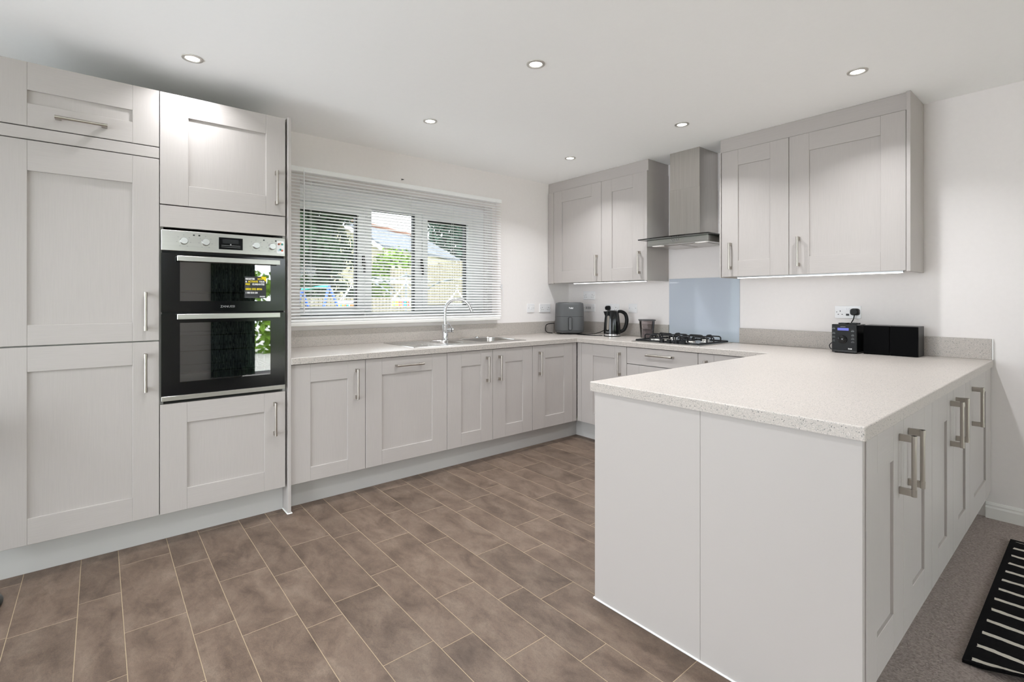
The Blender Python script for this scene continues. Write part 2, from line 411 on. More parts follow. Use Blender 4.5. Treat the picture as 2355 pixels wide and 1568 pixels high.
while zz < 2.11:
    o = bpy.data.objects.new('slat', slat_me); C.objects.link(o); o.parent = blind; o.matrix_parent_inverse = inv; o.location = (BX, 0, zz); zz += .0232
for yy in (-2.702, -2.302, -1.907, -1.498, -1.13):
    for dx in (-.0125, .0125):
        bm = BM(); cyl(bm, (BX + dx, yy, 1.075), (BX + dx, yy, 2.12), .0009, n=5); obj('ladder_cord', bm, 'slat', blind, True)
    bm = BM(); lathe(bm, [(.010, 0), (.012, .006), (.008, .012), (.004, .02)], (BX, yy, 1.050), 10); obj('cord_end_cap', bm, 'white', blind, True)
bm = BM(); cyl(bm, (BX + .03, -2.757, 1.13), (BX + .026, -2.757, 2.11), .0042, n=8); cyl(bm, (BX + .026, -2.757, 2.10), (BX + .02, -2.757, 2.135), .0025, n=6); obj('tilt_wand', bm, 'white', blind, True, smooth=True)
bm = BM(); tube(bm, smooth_path([(BX + .03, -1.042, 2.13), (.04, -1.02, 1.8), (.022, -.955, 1.40), (.014, -.93, 1.345)]), .0014, 5); tube(bm, smooth_path([(.014, -.93, 1.345), (.016, -.915, 1.30), (.012, -.912, 1.22)]), .0014, 5)
obj('lift_cord', bm, 'white', blind, True, smooth=True)
bm = BM(); box(bm, 0, .012, -.938, -.922, 1.325, 1.360, .003); box(bm, .010, .020, -.934, -.926, 1.315, 1.37, .003)
tag(obj('cord_cleat', bm, 'plate'), 'small white cord cleat on the wall right of the window blind', 'cord cleat')
bm = BM(); cyl(bm, (0, -1.966, 2.195), (.012, -1.966, 2.195), .004, n=8); tube(bm, [(.012, -1.975, 2.197), (.014, -1.966, 2.194), (.012, -1.955, 2.196)], .003, 6)
tag(obj('wall_hook', bm, 'black'), 'tiny dark hook on the wall above the window blind', 'hook')

# ------------------------------------------------------------------ cabinets
def handle_bm(kind, a, lo, hi):
    """T-bar handle in door coordinates: outward is -Y"""
    bm = BM(); out = -.036; r = .0068
    P = (lambda t, y, o=0: (a + o, y, t)) if kind == 'v' else (lambda t, y, o=0: (t, y, a + o))
    cyl(bm, P(lo, out), P(hi, out), r, n=14)
    for t0, t1 in ((lo, lo + .021), (hi - .021, hi)):
        cyl(bm, P(t0 - .0006, out), P(t1, out), r + .0009, n=14)
        if kind == 'v': box(bm, a - .0052, a + .0052, out, -.0002, t0, t1, .0006)
        else: box(bm, t0, t1, out, -.0002, a - .0052, a + .0052, .0006)
    return bm
def door(cab, x0, x1, z0, z1, panel=None, handle=None, name='door'):
    g = .0016; x0 += g; x1 -= g; z0 += g; z1 -= g
    bm = BM()
    if panel is None:
        box(bm, x0, x1, 0, .021, z0, z1, .0012); d = obj(name, bm, 'cab_h', cab)
    else:
        a, b, c, e = panel
        box(bm, x0 + .0005, x1 - .0005, .0085, .021, z0 + .0005, z1 - .0005); d = obj(name, bm, 'cab_v', cab)
        for p, q in ((x0, a), (b, x1)):
            bm = BM(); box(bm, p, q, 0, .0200, z0, z1, .0011); obj('stile', bm, 'cab_v', d)
        for p, q in ((z0, c), (e, z1)):
            bm = BM(); box(bm, a + .0002, b - .0002, .0002, .0200, p, q, .0011); obj('rail', bm, 'cab_h', d)
    if handle: obj('handle', handle_bm(*handle), 'nickel', d, smooth=True)
    return d
def cabinet(name, label, loc, rot, w_, z0, z1, depth, group, cat='cabinet', x_lo=0):
    t = thing(name, label, cat, loc, rot, group)
    bm = BM(); box(bm, x_lo + .001, w_ - .001, .022, depth, z0 + .001, z1 - .001); obj('body', bm, 'carcass', t)
    return t
R90 = PI / 2
GT, GB, GW, GP = 'tall units left of the window', 'base units along the window and hob walls', 'wall units either side of the hood', 'cupboards on the carpet side of the peninsula'

# --- fridge tower (front at x = D)
yf = YE - 1.2
t = thing('fridge_tower', 'tall pale grey fridge freezer housing with long bar handles at the left', 'cabinet', (D, yf, 0), R90, GT)
bm = BM(); box(bm, .001, .599, .022, D - .01, ZB, 2.25); obj('body', bm, 'carcass', t)
pa, pb = .125, .493
door(t, 0, .6, 1.976, 2.2567, (pa, pb, 2.077, 2.134), ('h', 2.028, .216, .398))
bm = BM(); box(bm, .0016, .5984, 0, .021, 1.921, 1.973, .0012); obj('filler_strip', bm, 'cab_h', t)
door(t, 0, .6, 1.020, 1.918, (pa, pb, 1.111, 1.784), ('v', .542, 1.073, 1.258))
door(t, 0, .6, ZB, 1.017, (pa, pb, .269, .907), ('v', .542, .775, .960))

# --- oven tower: open in the middle for the double oven
yo = YE - .6
t = thing('oven_tower', 'tall pale grey oven housing with a square door above and below the oven', 'cabinet', (D, yo, 0), R90, GT)
bm = BM()
box(bm, .001, .017, .022, D - .01, ZB, 2.25); box(bm, .583, .599, .022, D - .01, ZB, 2.25); box(bm, .017, .583, D - .02, D - .01, ZB, 2.25)
box(bm, .017, .583, .022, D - .02, .675, .697); box(bm, .017, .583, .022, D - .02, 1.60, 1.618); box(bm, .017, .583, .022, D - .02, ZB, ZB + .018); box(bm, .017, .583, .022, D - .02, 2.232, 2.25)
obj('body', bm, 'carcass', t)
door(t, 0, .594, 1.697, 2.2567, (.122, .490, 1.802, 2.148), ('v', .541, 1.756, 1.945))
bm = BM(); box(bm, .0016, .592, 0, .021, 1.585, 1.693, .0012); obj('filler_strip', bm, 'cab_h', t)
door(t, 0, .594, ZB, .702, (.116, .482, .263, .597), ('v', .533, .462, .647))
# --- end panel between the tower and the worktop
t = thing('tower_end_panel', 'full height pale grey board closing the right side of the oven tower', 'panel', (.3, YE + .01, 0))
bm = BM(); box(bm, .001, .662, YE + .003, YE + .020, .0005, 2.262, .001); obj('board', bm, 'cab_v', t, True)
bm = BM(); box(bm, .0, .668, YE - .003, YE + .027, 0, .005, .002); obj('sealant_bead', bm, 'seal', t, True)

# --- double oven
ov = thing('double_oven', 'black glass built-in double oven with steel control panel', 'oven', (D, yo + .006, .70), R90)
ox0, ox1 = .0, .582
bm = BM(); box(bm, ox0, ox1, -.012, .02, 1.468, 1.570, .0015); obj('control_panel', bm, 'steel', ov, smooth=False).location.z = -.70
def ovp(name, bm, m, parent=None, smooth=False):
    o = obj(name, bm, m, parent or ov, smooth=smooth)
    if not parent: o.location.z = -.70
    return o
# inner cavities with racks
def cavity(za, zb, racks):
    bm = BM(); x0, x1 = .05, .532
    for b in ((x0 - .01, x0, za, zb), (x1, x1 + .01, za, zb), (x0, x1, za - .01, za), (x0, x1, zb, zb + .01)):
        box(bm, b[0], b[1], .022, .43, b[2], b[3])
    box(bm, x0, x1, .42, .43, za, zb)
    cav = ovp('cavity', bm, mat('grey_oven_enamel', lin(120, 125, 129), .3))
    for z in racks:
        r = BM()
        for y in (.05, .40): cyl(r, (x0 + .006, y, z), (x1 - .006, y, z), .0030, n=8)
        for xx in (x0 + .008, x1 - .008): cyl(r, (xx, .05, z), (xx, .40, z), .0030, n=8)
        for i in range(1, 15):
            xx = x0 + (x1 - x0) * i / 15; cyl(r, (xx, .05, z), (xx, .40, z), .0013, n=5)
        obj('rack', r, 'chrome', cav, smooth=True)
    for xx in (x0 + .004, x1 - .004):
        r = BM()
        for yy in (.06, .22, .38): cyl(r, (xx, yy, za + .01), (xx, yy, zb - .01), .0022, n=6)
        for i in range(8):
            zz_ = za + .03 + (zb - za - .06) * i / 7; cyl(r, (xx, .06, zz_), (xx, .38, zz_), .0016, n=5)
        obj('side_runner', r, 'chrome', cav, smooth=True)
cavity(.79, 1.115, (.845, .955, 1.035)); cavity(1.20, 1.445, (1.26,))
def oven_door(za, zb, wa, wb, wx0, wx1, hz):
    f = BM()
    for b in ((ox0, wx0, za, zb), (wx1, ox1, za, zb), (wx0, wx1, za, wa), (wx0, wx1, wb, zb)): box(f, b[0], b[1], -.010, .012, b[2], b[3])
    bmesh.ops.remove_doubles(f, verts=f.verts[:], dist=1e-5)
    d = ovp('oven_door', f, 'blackgloss')
    g = BM(); box(g, wx0, wx1, -.0095, -.0055, wa, wb); obj('door_window', g, 'ovenglass', d)
    hbm = BM(); box(hbm, .062, .545, -.052, -.040, hz - .013, hz + .013, .0015)
    for xx in (.085, .515): box(hbm, xx, xx + .02, -.042, -.009, hz - .008, hz + .008, .001)
    obj('handle', hbm, 'steel', d); return d
upd = oven_door(1.160, 1.455, 1.215, 1.425, .078, .505, 1.428)
lod = oven_door(.742, 1.150, .805, 1.105, .078, .505, 1.137)
bm = BM(); box(bm, ox0, ox1, -.012, .02, .717, .740, .001); ovp('bottom_trim', bm, 'steel')
bm = BM(); box(bm, ox0 + .004, ox1 - .004, .002, .02, 1.452, 1.470); box(bm, ox0 + .004, ox1 - .004, .002, .02, 1.149, 1.161); ovp('vent_slot', bm, 'black')
bm = BM(); box(bm, .250, .364, -.0135, -.011, 1.488, 1.551, .0006)
dsp = ovp('display', bm, 'blackgloss')
def oprint(s, size, x, z, m, parent=ov, y=-.0124, **kw):
    o = text(s, size, (x, y, z), FRONT, m, parent, **kw)
    if parent is ov: o.location.z = -.70
    return o
bm = BM(); box(bm, .268, .344, -.0142, -.0136, 1.520, 1.543); obj('display_window', bm, mat('dim_display', lin(28, 30, 32), .2), dsp)
bm = BM(); box(bm, .262, .352, -.0139, -.0136, 1.5085, 1.5100); box(bm, .262, .352, -.0139, -.0136, 1.5000, 1.5012); obj('display_line', bm, 'letter_g', dsp)
bm = BM(); cyl(bm, (.306, -.0139, 1.515), (.306, -.0136, 1.515), .0035, n=12); obj('display_mark', bm, 'letter_g', dsp)
for kx in (.094, .190, .430, .512):
    k_ = BM(); prof = [(.0185, 0), (.0185, .010), (.0165, .013), (.0165, .020), (.0155, .0215)]
    lathe(k_, prof, n=24); bmesh.ops.rotate(k_, verts=k_.verts[:], cent=(0, 0, 0), matrix=Matrix.Rotation(PI / 2, 3, 'X')); bmesh.ops.translate(k_, verts=k_.verts[:], vec=(kx, -.012, 1.519))
    ko = ovp('knob', k_, mat('turned_aluminium', lin(222, 222, 222), .28, 1), smooth=True)
    mk = BM()
    for i, ang in enumerate((0, 52, 100, 148, 212, 260, 308)):
        a_ = math.radians(ang); cx_, cz_ = kx + .030 * math.sin(a_), 1.519 + .030 * math.cos(a_)
        if cx_ > .538: continue
        box(mk, cx_ - .0028, cx_ + .0028, -.0124, -.0120, cz_ - .0012, cz_ + .0012)
    mo = ovp('dial_mark', mk, 'letter_g'); mo['kind'] = 'stuff'
for sx, col in ((.138, 'letter_d'), (.162, 'black'), (.470, 'letter_d'), (.532, 'black')):
    mk = BM(); box(mk, sx - .004, sx + .004, -.0124, -.0120, 1.548, 1.555); ovp('panel_symbol', mk, col)
text('ZANUSSI', .0165, (.292, -.0104, 1.181), FRONT, 'letter_g', upd, align='CENTER', sx=1.05)
# guarantee sticker on the upper door window
bm = BM(); box(bm, .374, .482, -.0108, -.0097, 1.231, 1.349, .0004); stk = obj('sticker', bm, 'sticker', upd)
# stickers stand at the third level; their print is joined to the door level
def sprint(s, size, x, z, m, **kw): return text(s, size, (x, -.0111, z), FRONT, m, upd, name='sticker_print', **kw)
bm = BM(); tri = [(.452, 1.3495), (.4825, 1.3495), (.4825, 1.319)]
vs = [bm.verts.new((x, -.0112, z)) for x, z in tri] + [bm.verts.new((x, -.0106, z)) for x, z in tri]
bm.faces.new(vs[:3]); bm.faces.new(vs[3:][::-1])
for i in range(3): bm.faces.new((vs[i], vs[(i + 1) % 3], vs[3 + (i + 1) % 3], vs[3 + i]))
obj('sticker_corner', bm, 'yellow', upd)
sprint('REGISTER', .0135, .378, 1.331, 'letter_w', bold=.0005, sx=.80); sprint('NOW', .0135, .438, 1.331, 'letter_y', bold=.0005, sx=.80); sprint('&', .0125, .378, 1.3165, 'letter_w', bold=.0005, sx=.85)
sprint('ACTIVATE', .0135, .3905, 1.3165, 'letter_y', bold=.0005, sx=.80); sprint('YOUR', .0135, .446, 1.3165, 'letter_w', bold=.0005, sx=.76)
sprint('FREE', .0135, .378, 1.302, 'letter_y', bold=.0005, sx=.80); sprint('GUARANTEE', .0135, .411, 1.302, 'letter_w', bold=.0005, sx=.80)
sprint('0800 032 8936', .0150, .378, 1.275, 'letter_y', bold=.0005, sx=.92)
sprint('1 800 818 530', .0130, .378, 1.2555, 'letter_w', bold=.0004, sx=.80)
sprint('ZANUSSI', .0085, .449, 1.2365, 'letter_w', bold=.0004, sx=.80)
bm = BM(); box(bm, .378, .440, -.0112, -.0108, 1.2355, 1.2363); box(bm, .378, .398, -.0112, -.0108, 1.2905, 1.2915); box(bm, .378, .412, -.0112, -.0108, 1.2695, 1.2705); obj('sticker_small_print', bm, 'letter_g', upd)
# picture sticker on the control panel (plain coloured patches)
bm = BM(); loft(bm, [[(x, y, z) for x, z, _ in [(p[0], p[1], 0) for p in rrect(.5565, 1.5175, .038, .070, .006, 0)]] for y in (-.0128, -.0120)])
pst = ovp('picture_sticker', bm, 'white')
for zc, pal in ((1.535, ((150, 84, 60), (238, 196, 170), (64, 150, 140))), (1.500, ((205, 220, 226), (64, 150, 140), (214, 120, 96)))):
    for i, c in enumerate(pal):
        b_ = BM(); cyl(b_, (.5565 + (i - 1) * .009, -.0131, zc + (i % 2) * .004), (.5565 + (i - 1) * .009, -.0128, zc + (i % 2) * .004), .0062, n=10)
        obj('picture_patch', b_, mat('sticker_patch', lin(*c), .5), pst)

# --- base units on the window wall
def base(loc, rot, w_, label, name='base_cabinet', x_lo=0, depth=.56): return cabinet(name, label, loc, rot, w_, ZB, ZWB - .001, depth, GB, x_lo=x_lo)
PT, PB = .736, .248
ya = YE + .022
t = base((D, ya, 0), R90, -2.5619 - ya, 'pale grey base unit between the oven tower and the dishwasher front'); wA = -2.5619 - ya
door(t, 0, wA, ZB, ZD, (.112, wA - .117, PB - .012, PT), ('v', wA - .062, .606, .792))
t = cabinet('dishwasher', 'integrated dishwasher behind a pale grey door with a horizontal bar handle', (D, -2.5619, 0), R90, .6127, ZB, ZWB - .001, .56, GB, 'dishwasher')
door(t, 0, .6127, ZB, ZD, (.113, .490, PB, PT), ('h', .789, .205, .405))
t = base((D, -1.9492, 0), R90, .8243, 'two door sink base unit under the mixer tap')
# the sink bowls hang inside this unit: keep its body below them
body = [c for c in t.children if c.name.startswith('body')][0]
for v in body.data.vertices:
    if v.co.z > .5: v.co.z = .68
door(t, 0, .4123, ZB, ZD, (.122, .300, PB + .004, PT), ('v', .352, .604, .794)); door(t, .4123, .8243, ZB, ZD, (.5393, .7193, PB + .004, PT), ('v', .472, .604, .794))
t = base((D, -1.1249, 0), R90, .49, 'corner base unit right of the sink unit on the window wall')
door(t, 0, .482, ZB, ZD, (.145, .372, PB + .004, PT), ('v', .074, .604, .794))
bm = BM(); box(bm, .4845, -1.1249 * -1 + DY - .001, .003, .020, ZB, ZD, .001); obj('corner_post', bm, 'cab_v', t)
# --- base units on the hob wall (front at y = DY)
t = base((.70, DY, 0), 0, .4771, 'corner base unit left of the hob drawers', depth=.55)
door(t, 0, .4771, ZB, ZD, (.128, .357, PB + .004, .744), ('v', .416, .609, .795))
bm = BM(); box(bm, D - .70 + .002, -.002, .003, .020, ZB, ZD, .001); obj('corner_post', bm, 'cab_v', t)
t = base((1.1771, DY, 0), 0, .6061, 'wide drawer unit directly below the gas hob', 'drawer_cabinet', depth=.55)
body = [c for c in t.children if c.name.startswith('body')][0]
for v in body.data.vertices:
    if v.co.z > .5: v.co.z = .80
door(t, 0, .6061, .7125, ZD, None, ('h', .797, .198, .420), 'drawer_front')
door(t, 0, .6061, .435, .710, (.115, .49, .535, .61), ('h', .66, .198, .420), 'drawer_front'); door(t, 0, .6061, ZB, .4325, (.115, .49, .253, .333), ('h', .385, .198, .420), 'drawer_front')
t = base((1.7832, DY, 0), 0, .49, 'base unit right of the hob drawers half hidden by the peninsula worktop', depth=.55)
door(t, 0, .49, ZB, ZD, (.117, .375, PB, PT), ('v', .066, .612, .799))
# kickboards
bm = BM(); box(bm, PLX - .016, PLX, yf, YE + .002, 0, ZB - .002); tag(obj('kickboard', bm, 'kick'), 'pale grey kickboard under the fridge and oven towers', 'kickboard', 'kickboards')
bm = BM(); box(bm, PLX - .016, PLX, YE + .021, PLY - .001, 0, ZB - .002); tag(obj('kickboard', bm, 'kick'), 'long pale grey kickboard under the window wall units', 'kickboard', 'kickboards')
bm = BM(); box(bm, PLX - .016, 2.32, PLY, PLY + .016, 0, ZB - .002); tag(obj('kickboard', bm, 'kick'), 'pale grey kickboard under the hob wall units', 'kickboard', 'kickboards')

# --- peninsula
t = thing('peninsula_end_panel', 'broad pale grey board facing the room at the end of the peninsula', 'panel', (2.74, -2.29, 0))
bm = BM(); box(bm, 2.281, 2.7365, -2.294, -2.274, .001, ZWB - .001, .001); obj('board', bm, 'cab', t, True)
bm = BM(); box(bm, 2.7372, 3.1935, -2.294, -2.274, .001, ZWB - .001, .001); obj('board', bm, 'cab', t, True)
bm = BM(); box(bm, 2.276, 3.19, -2.3005, -2.293, 0, .007, .002); box(bm, 2.276, 2.282, -2.298, -2.26, 0, .007, .002); obj('sealant_bead', bm, 'seal', t, True)
bm = BM(); box(bm, 2.283, 2.299, -2.2735, DY - .012, .001, ZWB - .001); tag(obj('peninsula_back_panel', bm, 'cab_v'), 'pale grey board on the kitchen side of the peninsula', 'panel')
bm = BM(); box(bm, 3.10, 3.115, -2.272, -.002, .005, ZB - .002); tag(obj('kickboard', bm, 'kick'), 'pale grey kickboard under the peninsula cupboards on the carpet', 'kickboard', 'kickboards')
PD = 3.197
def pen(y, w_, label): return cabinet('peninsula_cupboard', label, (PD, y, 0), R90, w_, ZB, ZWB - .001, .50, GP)
hz = (.622, .807)
t = pen(-2.2735, .782, 'double cupboard at the outer end of the peninsula, nearest its end panel')
door(t, 0, .382, ZB, ZD, (.098, .268, .272, PT), ('v', .330, *hz)); door(t, .382, .782, ZB, ZD, (.497, .667, .272, PT), ('v', .440, *hz))
t = pen(-1.4915, .80, 'middle double cupboard on the carpet side of the peninsula')
door(t, 0, .40, ZB, ZD, (.112, .275, .268, PT), ('v', .338, *hz)); door(t, .40, .80, ZB, ZD, (.515, .685, .268, PT), ('v', .458, *hz))
t = pen(-.6915, .60, 'single door peninsula cupboard next to the white back wall')
door(t, 0, .60, ZB, ZD, (.115, .485, .262, PT), ('v', .055, *hz))
bm = BM(); box(bm, .602, .689, .003, .020, ZB, ZD, .001); obj('wall_filler', bm, 'cab_v', t)

# --- worktop (one continuous U) with upstands
def worktop():
    bm = BM(); sink = (.10, .555, -2.15, -1.14); hobc = (1.22, 1.74, -.52, -.08)
    xs = sorted({.001, WX, PXL, PXR, sink[0], sink[1], hobc[0], hobc[1]}); ys = sorted({YE + .0205, -.001, WY, PY, sink[2], sink[3], hobc[2], hobc[3]})
    def solid(x, y):
        if sink[0] < x < sink[1] and sink[2] < y < sink[3]: return False
        if hobc[0] < x < hobc[1] and hobc[2] < y < hobc[3]: return False
        return (x < WX) or (y > WY) or (x > PXL and y > PY)
    vc = {}
    def V(x, y):
        if (x, y) not in vc: vc[(x, y)] = bm.verts.new((x, y, ZWB))
        return vc[(x, y)]
    for i in range(len(xs) - 1):
        for j in range(len(ys) - 1):
            if solid((xs[i] + xs[i + 1]) / 2, (ys[j] + ys[j + 1]) / 2): bm.faces.new((V(xs[i], ys[j]), V(xs[i + 1], ys[j]), V(xs[i + 1], ys[j + 1]), V(xs[i], ys[j + 1])))
    r = bmesh.ops.extrude_face_region(bm, geom=bm.faces[:])
    bmesh.ops.translate(bm, verts=[v for v in r['geom'] if isinstance(v, bmesh.types.BMVert)], vec=(0, 0, ZW - ZWB))
    bmesh.ops.recalc_face_normals(bm, faces=bm.faces[:])
    es = [e for e in bm.edges if len(e.link_faces) == 2 and e.calc_face_angle(0) > 1.2 and max(v.co.z for v in e.verts) > ZWB + .01]
    def outer(e):
        m = (e.verts[0].co + e.verts[1].co) / 2
        return not (sink[0] - .01 < m.x < sink[1] + .01 and sink[2] - .01 < m.y < sink[3] + .01) and not (hobc[0] - .01 < m.x < hobc[1] + .01 and hobc[2] - .01 < m.y < hobc[3] + .01)
    bmesh.ops.bevel(bm, geom=[e for e in es if outer(e)], offset=.004, segments=3, affect='EDGES', profile=.5)
    return bm
wt = obj('worktop', worktop(), 'worktop'); tag(wt, 'continuous speckled off-white worktop running round all three sides', 'worktop')
for b in ((.001, .019, YE + .021, -.001), (.0195, 1.190, -.019, -.001), (1.806, PXR - .004, -.019, -.001)):
    bm = BM(); box(bm, *b, ZW, 1.003, .0012); obj('upstand', bm, 'worktop', wt)
bm = BM(); box(bm, PXR - .0035, PXR + .001, -.020, -.001, ZW, 1.004, .001); obj('edge_strip', bm, 'seal', wt)

# ------------------------------------------------------------------ sink and tap
def loop_edges(bm, pts):
    vs = [bm.verts.new(p) for p in pts]; return vs, [bm.edges.new((vs[i], vs[(i + 1) % len(vs)])) for i in range(len(vs))]
sk = thing('sink', 'stainless steel one and a half bowl inset sink with drainer', 'sink', (.33, -1.645, ZW))
zt = ZW + .0035; bm = BM()
ov_, oe = loop_edges(bm, rrect(.3275, -1.645, .495, 1.05, .02, zt))
b1v, b1e = loop_edges(bm, rrect(.32, -1.345, .36, .385, .06, zt)); b2v, b2e = loop_edges(bm, rrect(.31, -1.735, .30, .175, .05, zt))
bmesh.ops.triangle_fill(bm, edges=oe + b1e + b2e, use_beauty=True)
low = [bm.verts.new((v.co.x + (v.co.x - .3275) * .006, v.co.y + (v.co.y + 1.645) * .004, ZW + .0005)) for v in ov_]
for i in range(len(ov_)): bm.faces.new((ov_[i], ov_[(i + 1) % len(ov_)], low[(i + 1) % len(low)], low[i]))
obj('rim', bm, 'steel_s', sk, True)
for cx, cy, ww, dd, r, dep, nm in ((.32, -1.345, .36, .385, .06, .17, 'main_bowl'), (.31, -1.735, .30, .175, .05, .12, 'half_bowl')):
    bm = BM(); loft(bm, [rrect(cx, cy, ww, dd, r, zt), rrect(cx, cy, ww - .008, dd - .008, r, zt - .006), rrect(cx, cy, ww - .02, dd - .02, r, zt - dep + .03), rrect(cx, cy, ww - .06, dd - .06, r * .7, zt - dep)], cap0=False)
    bw = obj(nm, bm, 'steel_s', sk, True, smooth=True)
    bm = BM(); cyl(bm, (cx, cy, zt - dep), (cx, cy, zt - dep + .004), .04, n=24); obj('drain', bm, 'chrome', bw, False, smooth=True)
bm = BM(); cyl(bm, (.12, -1.30, zt), (.12, -1.30, zt + .004), .02, n=16); cyl(bm, (.12, -1.30, zt + .004), (.12, -1.30, zt + .010), .013, n=16); obj('plug_knob', bm, 'chrome', sk, True, smooth=True)
for i in range(7):
    bm = BM(); yy = -1.86; xx = .15 + i * .055; box(bm, xx, xx + .012, -2.13 + .02 * i, -1.87, zt - .001, zt + .0022, .001); obj('drainer_rib', bm, 'steel_s', sk, True)
tp = thing('mixer_tap', 'chrome swan neck kitchen mixer tap with side lever', 'tap', (.135, -1.640, zt + .0008))
bm = BM(); lathe(bm, [(.027, 0), (.027, .006), (.0245, .008), (.0245, .125), (.022, .128)], n=28); obj('tap_body', bm, 'chrome', tp, smooth=True)
dv = Vector((.55, .835, 0)).normalized()
pts = [Vector((0, 0, .125)), Vector((0, 0, .18)), Vector((0, 0, .225))]
R_ = .108; cz = .228
for i in range(0, 17):
    a = PI - i * (PI * .90) / 16; pts.append(dv * (R_ + R_ * math.cos(a)) + Vector((0, 0, cz + R_ * math.sin(a))))
bm = BM(); tube(bm, pts, .0115, 16); obj('spout', bm, 'chrome', tp, smooth=True)
e0, e1 = pts[-2], pts[-1]; dd = (e1 - e0).normalized()
bm = BM(); cyl(bm, e1, e1 + dd * .034, .0135, .0128, 18); obj('spout_nozzle', bm, 'chrome', tp, smooth=True)
sd = Vector((.63, .776, 0))
bm = BM(); cyl(bm, sd * .020 + Vector((0, 0, .078)), sd * .072 + Vector((0, 0, .078)), .0165, n=22); lv = obj('lever_hub', bm, 'chrome', tp, smooth=True)
bm = BM(); cyl(bm, sd * .0545 + Vector((0, 0, .078)), sd * .060 + Vector((0, 0, .078)), .0168, n=22); obj('lever_ring', bm, 'black', tp, smooth=True)
bm = BM(); a_ = sd * .060; loft(bm, [[tuple(a_ + Vector((0, 0, .085)) + p) for p in (Vector((-.006, 0, 0)), Vector((.006, 0, 0)), sd * .012 + Vector((.005, 0, 0)), sd * .012 + Vector((-.005, 0, 0)))],
    [tuple(sd * .018 + Vector((0, 0, .150)) + p) for p in (Vector((-.005, 0, 0)), Vector((.005, 0, 0)), sd * .008 + Vector((.004, 0, .002)), sd * .008 + Vector((-.004, 0, .002)))]]); obj('lever', bm, 'chrome', tp)

# ------------------------------------------------------------------ splashback, hob, hood
bm = BM(); box(bm, 1.193, 1.803, -.007, -.001, ZW + .001, 1.402, .0008); tag(obj('splashback', bm, 'splash'), 'pale blue glass splashback on the wall behind the hob', 'splashback')
hb = thing('gas_hob', 'four burner stainless gas hob with black pan supports', 'hob', (1.48, -.30, ZW))
zh = ZW + .006
bm = BM(); loft(bm, [rrect(1.48, -.30, .58, .50, .012, ZW + .0008), rrect(1.48, -.30, .58, .50, .012, zh), rrect(1.48, -.30, .565, .485, .01, zh + .001)]); obj('hob_plate', bm, 'steel', hb, True)
for bx, by, r in ((1.335, -.415, .048), (1.335, -.175, .036), (1.615, -.395, .036), (1.615, -.175, .030)):
    bm = BM(); lathe(bm, [(r + .022, 0), (r + .02, .003), (r + .002, .005), (r, .018), (r - .002, .020)], (bx, by, zh), 28); bu = obj('burner', bm, 'steel', hb, True, smooth=True)
    bm = BM(); lathe(bm, [(r - .004, 0), (r - .001, .002), (r - .001, .007), (r - .006, .009)], (bx, by, zh + .020), 28); cp = obj('burner_cap', bm, 'iron', bu, False, smooth=True); 
    cp.matrix_parent_inverse = Matrix.Identity(4)
def support(x0, x1):
    bm = BM(); y0, y1 = -.515, -.085; zf, zt_ = zh + .008, zh + .048
    r = .0052
    tube(bm, [(x0, y0, zf), (x1, y0, zf), (x1, y1, zf), (x0, y1, zf), (x0, y0, zf)], .006, 8)
    xm = (x0 + x1) / 2
    def arch(p, q):
        p, q = Vector(p), Vector(q); d = (q - p).normalized(); up = Vector((0, 0, zt_ - zf))
        tube(bm, [p, p + up * .75, p + up * .95 + d * .006, p + up + d * .016, q + up - d * .016, q + up * .95 - d * .006, q + up * .75, q], r, 8)
    for yb in (-.395, -.19):
        arch((x0, yb, zf), (x0 + .115, yb, zf)); arch((x1 - .115, yb, zf), (x1, yb, zf))
    arch((xm, y0, zf), (xm, y0 + .075, zf)); arch((xm, y1 - .075, zf), (xm, y1, zf)); arch((xm, -.345, zf), (xm, -.24, zf)); arch((x0, -.295, zf), (x1, -.295, zf))
    for p in ((x0, y0), (x1, y0), (x0, y1), (x1, y1)): cyl(bm, (p[0], p[1], zh), (p[0], p[1], zf), .006, n=8)
    return obj('pan_support', bm, 'iron', hb, True, smooth=True)
support(1.215, 1.472); support(1.488, 1.745)
for i in range(4):
    bm = BM(); cx = 1.452 + i * .060; lathe(bm, [(.021, 0), (.021, .004), (.018, .006), (.0165, .026), (.015, .028)], (cx, -.520, zh), 20); ko = obj('knob', bm, 'black', hb, True, smooth=True)

hd = thing('cooker_hood', 'stainless chimney cooker hood with a flat glass canopy', 'cooker hood', (1.499, -.2, 1.655))
bm = BM(); box(bm, 1.370, 1.628, -.285, -.0015, 1.712, 2.10, .001); obj('chimney', bm, 'steel_v', hd, True)
bm = BM(); box(bm, 1.3725, 1.6255, -.2825, -.0015, 2.10, H - .001, .001); obj('chimney_top', bm, 'steel_v', hd, True)
bm = BM(); box(bm, 1.24, 1.757, -.400, -.002, 1.664, 1.701, .0015); box(bm, 1.24, 1.757, -.400, -.002, 1.6555, 1.664); hbody = obj('hood_body', bm, 'steel', hd, True)
bm = BM(); gp = [(1.199, -.455), (1.199, -.01), (1.799, -.01), (1.799, -.455)]
arc = [(1.799 - .6 * i / 14, -.455 - .042 * math.sin(PI * (.12 + .76 * i / 14))) for i in range(15)]
loft(bm, [[(x, y, z) for x, y in [(1.199, -.01), (1.799, -.01)] + arc] for z in (1.7020, 1.7100)]); obj('glass_canopy', bm, 'hoodglass', hd, True)
for x0_, x1_ in ((1.30, 1.49), (1.51, 1.70)):
    bm = BM(); box(bm, x0_, x1_, -.33, -.06, 1.652, 1.6556, .0015); fl = obj('grease_filter', bm, 'steel_v', hd, True)
